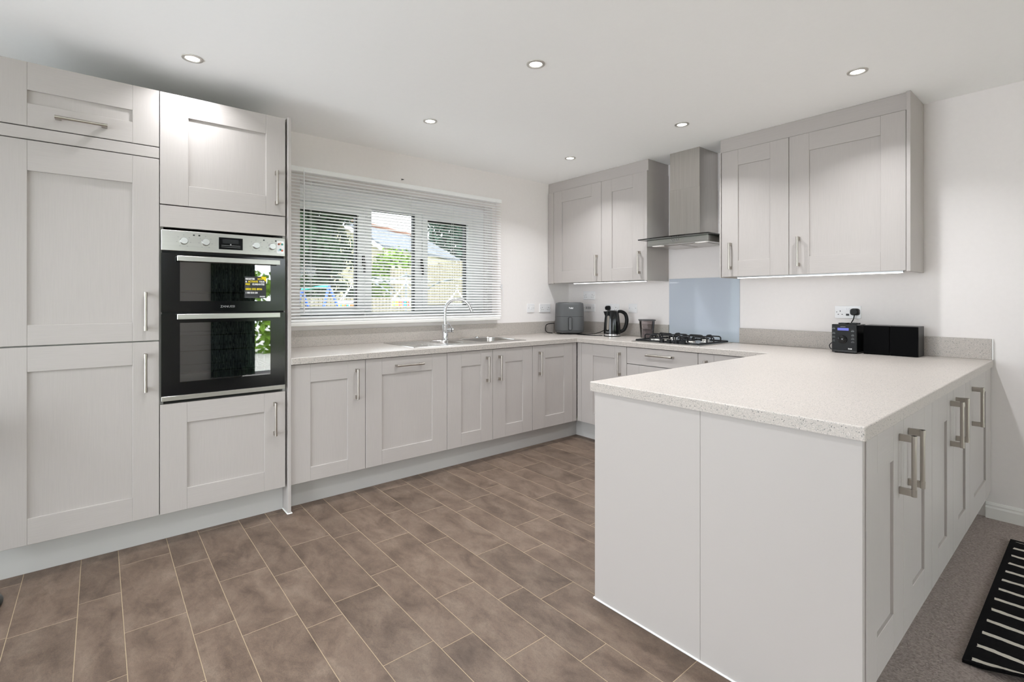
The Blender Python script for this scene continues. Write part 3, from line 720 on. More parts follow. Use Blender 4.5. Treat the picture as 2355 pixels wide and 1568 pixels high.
for x0_ in (1.275, 1.645):
    bm = BM(); box(bm, x0_, x0_ + .085, -.385, -.345, 1.6525, 1.6556, .001); obj('hood_lamp', bm, mat('hood_lamp_lens', (.9, .9, .9, 1), .2, emit=(1, .95, .9, 1), es=.25), hd, True)
for i in range(4):
    bm = BM(); xx = 1.462 + i * .019; cyl(bm, (xx, -.4005, 1.681), (xx, -.405, 1.681), .0052, n=12); obj('push_button', bm, 'chrome', hd, True, smooth=True)
    bm = BM(); box(bm, xx - .003, xx + .003, -.4006, -.4002, 1.690, 1.6935); obj('button_symbol', bm, 'letter_d', hd, True)

# ------------------------------------------------------------------ wall units
UY, UB, UT = -.3126, 1.3876, 2.3019
GWP = (1.503, 2.187)
def wallunit(x0, x1, label): return cabinet('wall_cabinet', label, (x0, UY, 0), 0, x1 - x0, UB + .010, UT, -UY - .002, GW)
hzu = (1.442, 1.633)
t = wallunit(.004, 1.157, 'pale grey two door wall unit in the corner left of the hood')
door(t, .081, .6895, UB, UT, (.194, .572, *GWP), ('v', .644, *hzu)); door(t, .6895, 1.151, UB, UT, (.808, 1.030, *GWP), ('v', 1.104, *hzu))
bm = BM(); box(bm, .002, .079, .001, .020, UB - .003, UT, .001); obj('corner_filler', bm, 'cab_v', t)
bm = BM(); box(bm, 1.1535, 1.181, -.012, .310, UB - .0035, UT + .002, .001); obj('end_panel', bm, 'cab_v', t)
bm = BM(); box(bm, -.002, 1.177, .012, .310, UT + .002, H - .001, .001); obj('cornice_board', bm, 'cab_h', t)
t = wallunit(1.8125, 2.8857, 'pale grey two door wall unit right of the hood')
door(t, 0, .4576, UB, UT, (.1215, .3395, *GWP), ('v', .0725, *hzu)); door(t, .4576, 1.072, UB, UT, (.5785, .9535, *GWP), ('v', .5205, *hzu))
bm = BM(); box(bm, 1.0745, 1.0932, -.012, .310, UB - .0035, H - .001, .001); obj('end_panel', bm, 'cab_v', t)
bm = BM(); box(bm, -.0125, -.0015, -.004, .310, UB - .0035, UT, .001); obj('end_panel', bm, 'cab_v', t)
bm = BM(); box(bm, -.012, 1.074, .010, .310, UT + .002, H - .001, .001); obj('cornice_board', bm, 'cab_h', t)
for x0_, x1_, lb in ((.30, 1.13, 'slim light strip under the wall unit left of the hood'), (1.90, 2.86, 'slim light strip under the wall unit right of the hood')):
    t = thing('light_strip', lb, 'light', ((x0_ + x1_) / 2, -.25, UB), 0, 'strips under the wall units')
    bm = BM(); box(bm, x0_, x1_, -.262, -.238, 1.381, 1.3965); obj('housing', bm, 'alu', t, True)
    bm = BM(); box(bm, x0_ + .004, x1_ - .004, -.256, -.244, 1.3775, 1.381, .001); obj('diffuser', bm, 'led', t, True)

# ------------------------------------------------------------------ ceiling spotlights
SPN = {(0, 2): 'over the fridge and oven towers', (1, 1): 'in the middle of the kitchen floor area', (2, 0): 'in front of the right-hand wall unit', (0, 1): 'in front of the window', (1, 0): 'in front of the cooker hood', (0, 0): 'in the far corner near the left wall unit', (1, 2): 'over the floor nearest the rear doors', (2, 1): 'over the outer end of the peninsula', (2, 2): 'over the open floor beside the carpet edge'}
XS, YS = (.785, 1.80, 2.79), (-.826, -2.172, -3.515)
for i, x in enumerate(XS):
    for j, y in enumerate(YS):
        if (i, j) == (2, 1): y = -2.172
        t = thing('ceiling_spotlight', 'round recessed ceiling spotlight ' + SPN.get((i, j), 'outside the view, column %s row %s' % ('abc'[i], 'def'[j])), 'spotlight', (x, y, H), 0, 'recessed ceiling spotlights')
        bm = BM(); loft(bm, [[(r * math.cos(a), r * math.sin(a), z) for a in [2 * PI * k / 32 for k in range(32)]] for r, z in ((.046, 0), (.0455, -.004), (.034, -.006), (.030, -.002), (.030, 0))], False, False); obj('bezel', bm, 'bezel', t, smooth=True)
        bm = BM(); cyl(bm, (0, 0, -.0022), (0, 0, -.0005), .0300, n=28); obj('lens', bm, 'lamp', t)
        L = bpy.data.lights.new('spot_lamp', 'AREA'); L.shape = 'DISK'; L.size = .055; L.energy = SPOT_W * (.5 if (i, j) == (0, 2) else 1); L.spread = math.radians(124); L.color = (.945, .965, 1)
        lo = bpy.data.objects.new('spot_lamp', L); C.objects.link(lo); lo.parent = t; lo.location = (0, 0, -.008)

# ------------------------------------------------------------------ sockets and switches
def plate(name, label, cat, loc, rot, w_, h_, kind, group='wall plates'):
    """local: plate on a wall whose outward normal is -Y, centred on x, base at z=0"""
    t = thing(name, label, cat, loc, rot, group)
    bm = BM(); loft(bm, [[(x, y, z) for x, z, _ in rrect(0, h_ / 2, w_ - e, h_ - e, .005, 0, 4)] for y, e in ((-.0005, 0), (-.008, 0), (-.0098, .004))]); obj('face_plate', bm, 'plate', t)
    def holes(cx):
        for dx, dz, a, b in ((0, .048, .0022, .0042), (-.011, .026, .0034, .002), (.011, .026, .0034, .002)):
            bm = BM(); box(bm, cx + dx - a, cx + dx + a, -.0104, -.0096, dz - b, dz + b); obj('pin_hole', bm, 'black', t)
    def rocker(cx, zc, m='white', ww=.009, hh=.014):
        bm = BM(); box(bm, cx - ww / 2, cx + ww / 2, -.0125, -.0096, zc - hh / 2, zc + hh / 2, .001); obj('rocker', bm, m, t)
    if kind == 'double': holes(-.042); holes(.042); rocker(-.008, .063); rocker(.008, .063)
    if kind == 'double_usb':
        holes(-.042); rocker(-.010, .062); rocker(.010, .062); holes(.042)
        bm = BM(); box(bm, -.009, .009, -.0106, -.0096, .018, .031); obj('usb_port', bm, 'letter_d', t)
    if kind == 'single': holes(-.012); rocker(.022, .05)
    if kind == 'switch': rocker(0, h_ / 2, 'white', .016, .028)
    if kind == 'grid':
        for i in range(3): rocker(-.034 + i * .024, h_ / 2, 'letter_g', .012, .024)
    if kind == 'blank': rocker(0, h_ / 2, 'plate', .020, .020)
    for sx in (-1, 1):
        bm = BM(); cyl(bm, (sx * (w_ / 2 - .012), -.0096, h_ / 2), (sx * (w_ / 2 - .012), -.0103, h_ / 2), .0028, n=8); obj('screw', bm, 'letter_d', t)
    return t
plate('fused_switch', 'small square white switch on the window wall right of the blind', 'switch', (0, -.551, 1.097), R90, .092, .087, 'switch')
plate('wall_socket', 'white double socket on the window wall left of the air fryer', 'socket', (0, -.356, 1.096), R90, .150, .084, 'double')
plate('wall_socket', 'upper white double plate on the hob wall above the air fryer', 'socket', (.287, 0, 1.223), 0, .150, .085, 'double')
plate('switch_panel', 'white switch panel with dark rockers right of the air fryer', 'switch', (.287, 0, 1.101), 0, .150, .080, 'grid')
plate('wall_socket', 'white double socket behind the kettle with a black plug in it', 'socket', (.580, 0, 1.100), 0, .155, .082, 'double')
plate('outlet_plate', 'small square white outlet plate between the kettle and the splashback', 'socket', (.815, 0, 1.101), 0, .092, .085, 'blank')
plate('wall_socket', 'white double socket with usb ports above the radio', 'socket', (2.5165, 0, 1.098), 0, .148, .083, 'double_usb')
def plug(name, label, loc, cord):
    t = thing(name, label, 'plug', loc)
    bm = BM(); loft(bm, [[(x, y, z) for x, z, _ in rrect(0, 0, .050 - e, .046 - e, .014, 0, 5)] for y, e in ((-.0005, .004), (-.006, 0), (-.026, .004), (-.036, .014))]); obj('plug_body', bm, 'black', t, smooth=True)
    bm = BM(); tube(bm, smooth_path(cord), .0032, 8); obj('cord', bm, 'black', t, smooth=True); return t
plug('power_plug', 'black plug pushed into the socket above the radio', (2.560, -.0105, 1.142), [(0, -.018, -.015), (-.002, -.03, -.045), (-.012, -.045, -.075), (-.03, -.05, -.12), (-.06, -.05, -.20)])
plug('power_plug', 'black plug in the socket behind the kettle', (.538, -.0105, 1.142), [(0, -.018, -.015), (.01, -.03, -.05), (.03, -.05, -.15), (.04, -.05, -.235), (.03, -.06, -.249)])

# ------------------------------------------------------------------ worktop appliances
# air fryer turned to face the room
af = thing('air_fryer', 'grey drawer air fryer in the corner of the worktop', 'air fryer', (.245, -.255, ZW), math.radians(46))
def sq(w_, d_, z, r=.075): return rrect(0, 0, w_, d_, r, z, 8)
bm = BM(); loft(bm, [sq(.245, .245, .012), sq(.268, .268, .022), sq(.278, .278, .045), sq(.276, .276, .172)]); obj('basket_drawer', bm, 'fryer', af, smooth=True)
bm = BM(); loft(bm, [sq(.275, .275, .1745), sq(.273, .273, .25), sq(.266, .266, .292), sq(.258, .258, .302), sq(.246, .246, .306)]); obj('upper_housing', bm, 'fryer', af, smooth=True)
bm = BM(); loft(bm, [sq(.270, .270, .1715), sq(.270, .270, .175)]); obj('seam', bm, 'black', af)
bm = BM(); loft(bm, [sq(.274, .274, .0355), sq(.2795, .2795, .0365), sq(.2795, .2795, .039), sq(.274, .274, .040)]); obj('base_groove', bm, 'fryer_d', af)
bm = BM(); loft(bm, [rrect(0, -.01, .226, .226, .07, .3055, 8), rrect(0, -.01, .226, .226, .07, .3085, 8), rrect(0, -.01, .21, .21, .065, .3095, 8)]); obj('control_top', bm, 'blackgloss', af, smooth=True)
bm = BM(); loft(bm, [[(x, y, z) for x, z, _ in rrect(.0, .1045, .036, .126, .012, 0, 5)] for y in (-.130, -.1425)]); obj('handle_recess', bm, 'black', af)
bm = BM(); loft(bm, [[(x, y, z) for x, z, _ in rrect(.0, .1045, .030 - e, .120 - e, .010, 0, 5)] for y, e in ((-.140, 0), (-.160, 0), (-.166, .005))]); obj('handle', bm, 'fryer', af, smooth=True)
text('Tefal', .021, (-.012, -.1372, .248), FRONT, 'letter_w', af, name='lettering', bold=.0006)
for sx in (-1, 1):
    for sy in (-1, 1):
        bm = BM(); cyl(bm, (sx * .08, sy * .08, .0005), (sx * .08, sy * .08, .014), .016, n=12); obj('foot', bm, 'black', af)
bm = BM(); tube(bm, smooth_path([(.105, -.325, .10 + ZW), (.035, -.36, .085 + ZW), (.032, -.375, .035 + ZW), (.072, -.385, .008 + ZW), (.13, -.375, .0045 + ZW)]), .0038, 8); obj('cord', bm, 'black', af, True, smooth=True)

# kettle
kt = thing('kettle', 'black jug kettle with a steel ring at the base', 'kettle', (.735, -.21, ZW))
bm = BM(); lathe(bm, [(.072, .0005), (.078, .003), (.078, .008)], n=32); obj('power_base', bm, 'black', kt, smooth=True)
bm = BM(); lathe(bm, [(.0775, .008), (.0775, .022), (.076, .023)], n=32); obj('steel_ring', bm, 'chrome', kt, smooth=True)
bm = BM(); lathe(bm, [(.0755, .023), (.076, .05), (.073, .11), (.067, .17), (.060, .215), (.058, .226), (.050, .232)], n=36); obj('jug', bm, 'blackgloss', kt, smooth=True)
bm = BM(); lathe(bm, [(.046, .231), (.044, .2355), (.02, .238), (.006, .238)], n=28); obj('lid', bm, 'black', kt, smooth=True)
hr = Vector((.70, .714, 0))
hp = [hr * a + Vector((0, 0, b)) for a, b in ((.052, .226), (.085, .226), (.118, .205), (.132, .16), (.128, .11), (.110, .065), (.082, .044), (.070, .042))]
sp0 = smooth_path(hp); bm = BM(); tube(bm, sp0, .012, 12, [.013 + .004 * math.sin(PI * i / (len(sp0) - 1)) for i in range(len(sp0))]); obj('handle', bm, 'black', kt, smooth=True)
bm = BM(); sp = Vector((-.70, -.714, 0)); sq_ = Vector((-.714, .70, 0))
loft(bm, [[tuple(p) for p in (sp * .050 + sq_ * .022 + Vector((0, 0, .228)), sp * .078 + Vector((0, 0, .228)), sp * .050 - sq_ * .022 + Vector((0, 0, .228)))], [tuple(p) for p in (sp * .055 + sq_ * .012 + Vector((0, 0, .185)), sp * .064 + Vector((0, 0, .185)), sp * .055 - sq_ * .012 + Vector((0, 0, .185)))]]); obj('spout', bm, 'black', kt)
wd = Vector((.13, -.99, 0)).normalized(); wt_ = Vector((-wd.y, wd.x, 0))
bm = BM(); loft(bm, [[tuple(wd * (.0785 - .10 * max(0, z - .05) * 1.02 + off) + wt_ * x + Vector((0, 0, z))) for x, z, _ in rrect(0, .125, .022, .130, .011, 0, 5)] for off in (-.006, .0012)]); obj('water_gauge', bm, mat('clear_gauge', lin(126, 120, 112), .15), kt)
bm = BM(); loft(bm, [[tuple(wd * (.0762 + off) + wt_ * x + Vector((0, 0, z))) for x, z in ((-.019, .040), (.019, .040), (.019, .0445), (-.019, .0445))] for off in (-.004, .0002)]); obj('name_strip', bm, 'letter_g', kt)
bm = BM(); tube(bm, smooth_path([(.655, -.225, ZW + .05), (.60, -.22, ZW + .03), (.53, -.22, ZW + .012), (.43, -.235, ZW + .0045), (.37, -.28, ZW + .0045), (.45, -.315, ZW + .0045), (.57, -.31, ZW + .0045), (.665, -.26, ZW + .0045)]), .0036, 8); obj('cord', bm, 'black', kt, True, smooth=True)

# smoky storage tub
tb = thing('storage_tub', 'smoky translucent tapered tub with a dark lid beside the hob', 'tub', (1.055, -.135, ZW), math.radians(45))
bm = BM(); P = [(.098, .001, .03), (.102, .006, .03), (.124, .150, .035)]
loft(bm, [rrect(0, 0, w_, w_, r, z, 6) for w_, z, r in P] + [rrect(0, 0, w_ - .005, w_ - .005, r - .002, z, 6) for w_, z, r in reversed([(.100, .006, .03), (.124, .150, .035)])]); obj('tub_wall', bm, 'tubglass', tb, smooth=True)
bm = BM(); loft(bm, [rrect(0, 0, .128, .128, .03, .1505, 6), rrect(0, 0, .137, .137, .034, .153, 6), rrect(0, 0, .137, .137, .034, .160, 6), rrect(0, 0, .128, .128, .03, .163, 6)]); obj('lid', bm, mat('charcoal_lid', lin(66, 64, 65), .4), tb, smooth=True)
bm = BM(); loft(bm, [rrect(0, 0, .090, .090, .028, .008, 6), rrect(0, 0, .100, .100, .03, .060, 6), rrect(0, .005, .085, .075, .028, .075, 6)]); obj('powder', bm, noisy('greyish_powder', lin(178, 168, 168), .9, (60, 60, 60), .4, .004, .15), tb, smooth=True)

# compact radio and two speakers
rd = thing('radio', 'compact black radio with a small blue display left of two speakers', 'radio', (2.566, -.165, ZW), math.radians(0))
rw, rh = .136, .180
bm = BM(); box(bm, -rw / 2, rw / 2, -.085, .085, .004, rh, .004, 2); obj('case', bm, 'blackgloss', rd)
bm = BM(); box(bm, -rw / 2 + .002, rw / 2 - .002, -.0885, -.084, .020, rh - .003, .002); fp = obj('front_panel', bm, 'black', rd)
bm = BM(); box(bm, -.035, .025, -.0896, -.0884, .142, .158, .0004); obj('display', bm, 'screen', fp)
bm = BM(); lathe(bm, [(.026, 0), (.025, .008), (.019, .010), (.018, .018), (.015, .020)], n=28); bmesh.ops.rotate(bm, verts=bm.verts[:], cent=(0, 0, 0), matrix=Matrix.Rotation(PI / 2, 3, 'X')); bmesh.ops.translate(bm, verts=bm.verts[:], vec=(-.008, -.0885, .086)); obj('dial', bm, 'blackgloss', fp, smooth=True)
for bx, bz in ((-.055, .152), (-.055, .122), (-.055, .098), (-.055, .074), (.046, .138), (.046, .112), (.046, .090), (.046, .070)):
    bm = BM(); box(bm, bx - .009, bx + .009, -.0900, -.0884, bz - .004, bz + .004, .001); obj('button', bm, 'blackgloss', fp)
    bm = BM(); box(bm, bx - .006, bx + .006, -.0888, -.0884, bz + .0065, bz + .0075); obj('button_caption', bm, 'letter_g', fp)
bm = BM(); box(bm, -.020, .008, -.0888, -.0884, .1645, .1668); obj('name_strip', bm, 'letter_g', fp)
text('DAB', .010, (.022, -.0888, .026), FRONT, 'letter_w', fp, bold=.0004)
for fx in (-.05, .05):
    for fy in (-.06, .06):
        bm = BM(); cyl(bm, (fx, fy, .0005), (fx, fy, .005), .008, n=10); obj('foot', bm, 'black', rd)
bm = BM(); tube(bm, smooth_path([(-.066, .06, .075), (-.085, .055, .068), (-.105, .05, .055), (-.118, .04, .035), (-.105, .03, .012), (-.066, .03, .010)]), .0026, 8); obj('cord', bm, 'black', rd, smooth=True)
bm = BM(); box(bm, -.106, -.094, .046, .050, .045, .068, .001); obj('cord_tag', bm, 'white', rd)
for i, (cx, lb) in enumerate(((2.716, 'black square speaker in the middle, next to the radio'), (2.8495, 'black square speaker on the right end beside the radio set'))):
    sp_ = thing('speaker', lb, 'speaker', (cx, -.120, ZW), 0, 'speakers of the radio')
    bm = BM(); box(bm, -.066, .066, -.070, .070, .001, .177, .003, 2); obj('cabinet_box', bm, mat('black_veneer', lin(20, 20, 21), .35, spec=.3), sp_)
    bm = BM(); box(bm, -.0645, .0645, -.078, -.0695, .003, .175, .003, 2); obj('grille', bm, noisy('black_speaker_cloth', lin(10, 10, 11), .95, (900, 900, 900), .5, .0006, .2, spec=.1), sp_)
for x0_, y0_, lb in ((2.520, -.20, 'thin black phone lying on the left of the radio top'), (2.572, -.175, 'thin black remote lying on the right of the radio top')):
    bm = BM(); loft(bm, [rrect(x0_ + .022, y0_ + .03, .044, .07, .006, ZW + rh + .0005 + z, 4) for z in (0, .007)]); tag(obj('handset', bm, 'black'), lb, 'handset', 'handsets on the radio')

# ------------------------------------------------------------------ rug and stool base
bm = BM(); nx, ny = 14, 34; g = {}
for i in range(nx + 1):
    for j in range(ny + 1):
        x = 3.296 + (3.98 - 3.296) * i / nx; y = -1.62 + (1.62 - .300) * j / ny
        curl = .035 * max(0, 1 - (y + 1.62) / .13) ** 2 * max(0, min(1, (x - 3.33) / .12)) if y < -1.49 else 0
        g[i, j] = bm.verts.new((x, y, .016 + curl))
for i in range(nx):
    for j in range(ny): bm.faces.new((g[i, j], g[i + 1, j], g[i + 1, j + 1], g[i, j + 1]))
r = bmesh.ops.extrude_face_region(bm, geom=bm.faces[:])
bmesh.ops.translate(bm, verts=[v for v in r['geom'] if isinstance(v, bmesh.types.BMVert)], vec=(0, 0, -.0105))
tag(obj('rug', bm, 'rug', smooth=True), 'black rug with thin cream stripes on the carpet', 'rug')
st = thing('bar_stool', 'dark metal round stool base just entering the view at the floor', 'stool', (.80, -4.375, 0))
bm = BM(); lathe(bm, [(.205, .0005), (.206, .008), (.19, .016), (.08, .026), (.03, .034), (.028, .05)], n=48); obj('base', bm, mat('dark_chrome', lin(70, 68, 66), .15, 1), st, smooth=True)
bm = BM(); cyl(bm, (0, 0, .03), (0, 0, .62), .024, n=20); obj('pole', bm, 'chrome', st, smooth=True)
bm = BM(); lathe(bm, [(.03, .62), (.11, .63), (.135, .66), (.135, .70), (.11, .72), (.02, .722)], n=36); obj('seat', bm, 'black', st, smooth=True)

# ------------------------------------------------------------------ glazed doors behind the camera (one pair shows in the oven glass; two unseen pairs added to let in daylight)
def glazed(name, axis, p, a0, a1, n, label, ht=2.1):
    bm = BM(); fw = .06
    def bx(b, u0, u1, z0, z1, t=.06, m=0):
        if axis == 'x': box(b, p, p + t, u0, u1, z0, z1, m)
        else: box(b, u0, u1, p - t, p, z0, z1, m)
    bx(bm, a0, a1, ht - .07, ht); bx(bm, a0, a1, 0.004, .06); bx(bm, a0, a0 + fw, .06, ht - .07); bx(bm, a1 - fw, a1, .06, ht - .07)
    for i in range(1, n): q = a0 + (a1 - a0) * i / n; bx(bm, q - .05, q + .05, .06, ht - .07)
    d = obj(name, bm, 'pvc'); d['kind'] = 'structure'; d['label'] = label
    for i in range(n):
        u0 = a0 + (a1 - a0) * i / n + .05; u1 = a0 + (a1 - a0) * (i + 1) / n - .05
        b = BM()
        if axis == 'x': box(b, p + .026, p + .03, u0, u1, .06, ht - .07)
        else: box(b, u0, u1, p - .03, p - .026, .06, ht - .07)
        obj('pane', b, 'glass', d)
glazed('door_1', 'x', XR + .03, -2.1, -.3, 2, 'white glazed garden doors in the side wall')
glazed('door_2_added', 'y', YB - .03, .6, 3.0, 2, 'unseen wide white glazed doors added in the rear wall for daylight', 2.28)
glazed('door_3_added', 'x', XR + .03, -5.75, -3.3, 2, 'unseen white glazed doors added in the side wall nearest the rear for daylight', 2.28)
cur = thing('curtain', 'dark patterned curtain beside the glazed garden doors', 'curtain', (XR - .06, -2.25, 0))
bm = BM(); n_ = 90; A_ = [(XR - .08 + .03 * math.sin(i * .45), -2.55 + .62 * i / n_) for i in range(n_ + 1)]
vs = [[bm.verts.new((x, y, z)) for x, y in A_] for z in (.03, 2.2)]
for i in range(n_): bm.faces.new((vs[0][i], vs[0][i + 1], vs[1][i + 1], vs[1][i]))
bmesh.ops.solidify(bm, geom=bm.faces[:], thickness=.003)
k = NT('dark_leaf_pattern_fabric'); v = k.coord((3, 3, 2)); wv = k.n('ShaderNodeTexWave'); wv.inputs['Scale'].default_value = 4; wv.inputs['Distortion'].default_value = 9; wv.inputs['Detail'].default_value = 2; k.l(v, wv.inputs[0])
k.l(k.ramp(wv.outputs['Fac'], [(.35, lin(40, 48, 46)), (.7, lin(140, 160, 142))]), k.b.inputs['Base Color']); k.b.inputs['Roughness'].default_value = .9; M['curtain'] = k.m
obj('fabric', bm, 'curtain', cur, True, smooth=True)
bm = BM(); cyl(bm, (XR - .08, -2.7, 2.2), (XR - .08, .0 - .1, 2.2), .012, n=10); obj('curtain_pole', bm, 'black', cur, True)

exec_garden = True
# ------------------------------------------------------------------ garden seen through the blind
M['lawn'] = noisy('lawn', lin(66, 84, 36), .95, (9, 9, 9), .6, .03, .3, 5, .1)
M['paving'] = noisy('pale_paving', lin(196, 190, 180), .9, (3, 3, 3), .2, .01, .08)
M['fence'] = noisy('weathered_fence_board', lin(142, 132, 110), .9, (40, 40, 4), .4, .004, .18, 4, .1)
M['conifer'] = noisy('dark_conifer_needles', lin(36, 54, 32), .85, (3, 3, 3), 0, 0, .5, 3, .15)
M['conifer2'] = noisy('grey_green_needles', lin(52, 72, 60), .85, (3, 3, 3), 0, 0, .35, 3, .15)
M['shrub'] = noisy('bright_shrub_leaves', lin(104, 134, 44), .8, (5, 5, 5), 0, 0, .35, 3, .2)
M['bark'] = noisy('bark', lin(70, 58, 48), .95, (20, 20, 5), .5, .01, .2)
M['cream'] = noisy('cream_render', lin(172, 162, 134), .9, (8, 8, 8), .1, .01, .04)
M['roof'] = noisy('grey_slate', lin(92, 95, 101), .8, (6, 6, 30), .4, .02, .18)
M['ridge'] = mat('terracotta_ridge', lin(112, 74, 54), .8)
M['blue'] = mat('blue_painted_tube', lin(44, 84, 176), .4); M['teal'] = mat('teal_plastic', lin(40, 170, 160), .5)
M['greytube'] = mat('grey_metal_tube', lin(110, 116, 120), .4, .6)
bm = BM(); box(bm, -45, -.30, -20, 40, -.30, -.20); o = struct('ground', bm, 'lawn', 'lawn outside the kitchen window')
bm = BM(); box(bm, XR + .12, 22, -14, 14, -.12, -.06); struct('terrace', bm, 'paving', 'pale paving outside the glazed doors')
def leaves(bm, n, fn, size, flat=.5):
    for _ in range(n):
        p, out = fn(); s = size * random.uniform(.6, 1.4)
        d = (out + Vector((random.gauss(0, .5), random.gauss(0, .5), random.gauss(0, .45)))).normalized(); a = d.orthogonal().normalized(); a.rotate(Matrix.Rotation(random.uniform(0, 6.3), 3, d))
        b = d.cross(a)
        q = [p - a * s * .5, p + b * s * flat * .5 + d * s * .1, p + a * s * .5, p - b * s * flat * .5 + d * s * .1]
        bm.faces.new([bm.verts.new(x) for x in q])
def conifer(name, label, base, h, rad, n, size, m, low=0.0, column=False):
    t = thing(name, label, 'tree', base)
    tk = BM(); cyl(tk, (0, 0, 0), (0, 0, h * .92), rad * .07, .02, 10); obj('trunk', tk, 'bark', t)
    f = BM()
    def fn():
        u = random.random() ** .75; z = low + (h - low) * u; r = rad * ((1 - u) ** .7 if not column else (1 - u ** 4) ** .5 * (.85 + .15 * math.sin(u * 40)))
        a = random.uniform(0, 2 * PI); rr = r * (random.random() ** .3) * (1 + .18 * math.sin(a * 5 + z * 4)); 
        return Vector((rr * math.cos(a), rr * math.sin(a), z - .25 * rr)), Vector((math.cos(a), math.sin(a), -.15))
    leaves(f, n, fn, size, .32); o = obj('foliage', f, m, t); o['kind'] = 'stuff'; return t
conifer('conifer_tree', 'dark broad conifer filling the left light of the window', (-10.8, .09, -.2), 8.4, 2.0, 17000, .31, 'conifer', .3, True)
conifer('conifer_tree', 'grey green conifer behind the roof in the right light of the window', (-28, 17.9, -.2), 12.5, 4.6, 7500, .62, 'conifer2', .8)
conifer('conifer_tree', 'distant conifer tips above the slate roof in the middle light', (-24, 6.3, -.2), 6.9, 1.7, 1800, .45, 'conifer2', 2.5)
def shrub(label, c, r, n, m, size=.13):
    t = thing('garden_shrub', label, 'shrub', (c[0], c[1], -.2))
    s = BM(); 
    for k_ in range(5): tube(s, [(0, 0, 0), (random.uniform(-.2, .2), random.uniform(-.2, .2), .7), (random.uniform(-.5, .5) * r[0], random.uniform(-.5, .5) * r[1], c[2] + .2)], .02, 6)
    obj('stem', s, 'bark', t)['kind'] = 'stuff'
    f = BM()
    def fn():
        a, b = random.uniform(0, 2 * PI), math.acos(random.uniform(-1, 1)); v = Vector((math.sin(b) * math.cos(a), math.sin(b) * math.sin(a), math.cos(b)))
        k_ = (.72 + .28 * random.random()) * (1 + .15 * math.sin(a * 4 + b * 6)); return Vector((v.x * r[0] * k_, v.y * r[1] * k_, c[2] + .2 + v.z * r[2] * k_)), v
    leaves(f, n, fn, size, .55); o = obj('foliage', f, m, t); o['kind'] = 'stuff'
shrub('bright green rounded shrub in front of the slate roof', (-11.0, 3.65, 1.75), (.85, 1.0, 1.1), 3800, 'shrub')
shrub('small bright shrub beside the tall fence in the right light', (-10.4, 5.4, 1.3), (.35, .45, .95), 1500, 'shrub')
# house with a gable roof
hs = thing('neighbouring_house', 'cream house with a grey slate roof beyond the fence', 'house', (-18.5, 8.2, -.2))
r1, r2 = Vector((-15.6, 3.7, 4.35)), Vector((-19.2, 9.5, 4.35)); dr = (r2 - r1).normalized(); nr = Vector((dr.y, -dr.x, 0))
if nr.dot(Vector((1, -1, 0))) < 0: nr = -nr
hw = 1.85; drop = 1.12
def slab(side):
    e = nr * side * hw; b = BM(); top = [r1 - dr * .25, r2 + dr * .25]; lo = [p + e * 1.06 + Vector((0, 0, -drop)) for p in top]
    q = [top[0], top[1], lo[1], lo[0]]; up = Vector((0, 0, .09)); A = [b.verts.new(p) for p in q]; B_ = [b.verts.new(p + up) for p in q]
    b.faces.new(A[::-1]); b.faces.new(B_)
    for i in range(4): b.faces.new((A[i], A[(i + 1) % 4], B_[(i + 1) % 4], B_[i]))
    return b
for s_ in (1, -1):
    rs = obj('roof_slope', slab(s_), 'roof', hs, True)
bm = BM(); cyl(bm, r1 - dr * .25 + Vector((0, 0, .1)), r2 + dr * .25 + Vector((0, 0, .1)), .11, n=10); obj('ridge_tile', bm, 'ridge', hs, True)
bm = BM()
def prism(a):
    e = nr * hw; return [a - e + Vector((0, 0, -4.5)), a + e + Vector((0, 0, -4.5)), a + e + Vector((0, 0, -drop)), a + Vector((0, 0, -.02)), a - e + Vector((0, 0, -drop))]
loft(bm, [[tuple(p) for p in prism(r1)], [tuple(p) for p in prism(r2)]]); obj('walls', bm, 'cream', hs, True)
for s_ in (1, -1):
    bm = BM(); a0_ = r1 - dr * .27 + Vector((0, 0, .02)); a1_ = a0_ + nr * s_ * hw * 1.06 + Vector((0, 0, -drop)); up = Vector((0, 0, .16)); tk = dr * -.04
    A = [bm.verts.new(p) for p in (a0_, a1_, a1_ - up, a0_ - up)]; B_ = [bm.verts.new(p + tk) for p in (a0_, a1_, a1_ - up, a0_ - up)]
    bm.faces.new(A); bm.faces.new(B_[::-1])
    for i in range(4): bm.faces.new((A[i], A[(i + 1) % 4], B_[(i + 1) % 4], B_[i]))
    obj('barge_board', bm, 'white', hs, True)
# fences, each board its own part
def fence(label, p0, p1, h0, h1, bw=.105, groups='garden fences'):
    p0, p1 = Vector(p0), Vector(p1); d = (p1 - p0); L = d.length; d.normalize(); ang = math.atan2(d.y, d.x)
    t = thing('garden_fence', label, 'fence', p0, ang, groups); n = int(L / bw)
    for i in range(n):
        h = h0 + (h1 - h0) * (i + .5) / n + random.uniform(-.01, .01); b = BM(); box(b, i * bw + .008, (i + 1) * bw - .008, -.012 + random.uniform(-.003, .003), .006, 0, h, .003); obj('board', b, 'fence', t)
    for zz_ in (.35, .75):
        b = BM(); box(b, 0, n * bw, .007, .045, h0 * zz_, h0 * zz_ + .07); obj('rail', b, 'fence', t)
    for i in range(0, n + 1, 17):
        h = h0 + (h1 - h0) * i / n; b = BM(); box(b, i * bw - .045, i * bw + .045, .046, .13, 0, h + .06, .005); obj('post', b, 'fence', t)
fence('tall weathered fence in the right light of the window', (-8.6, 2.35, -.2), (-9.2, 5.3, -.2), 2.24, 2.68)
fence('low weathered fence running behind the swing', (-8.0, -.3, -.2), (-8.4, 2.3, -.2), 1.46, 1.50)
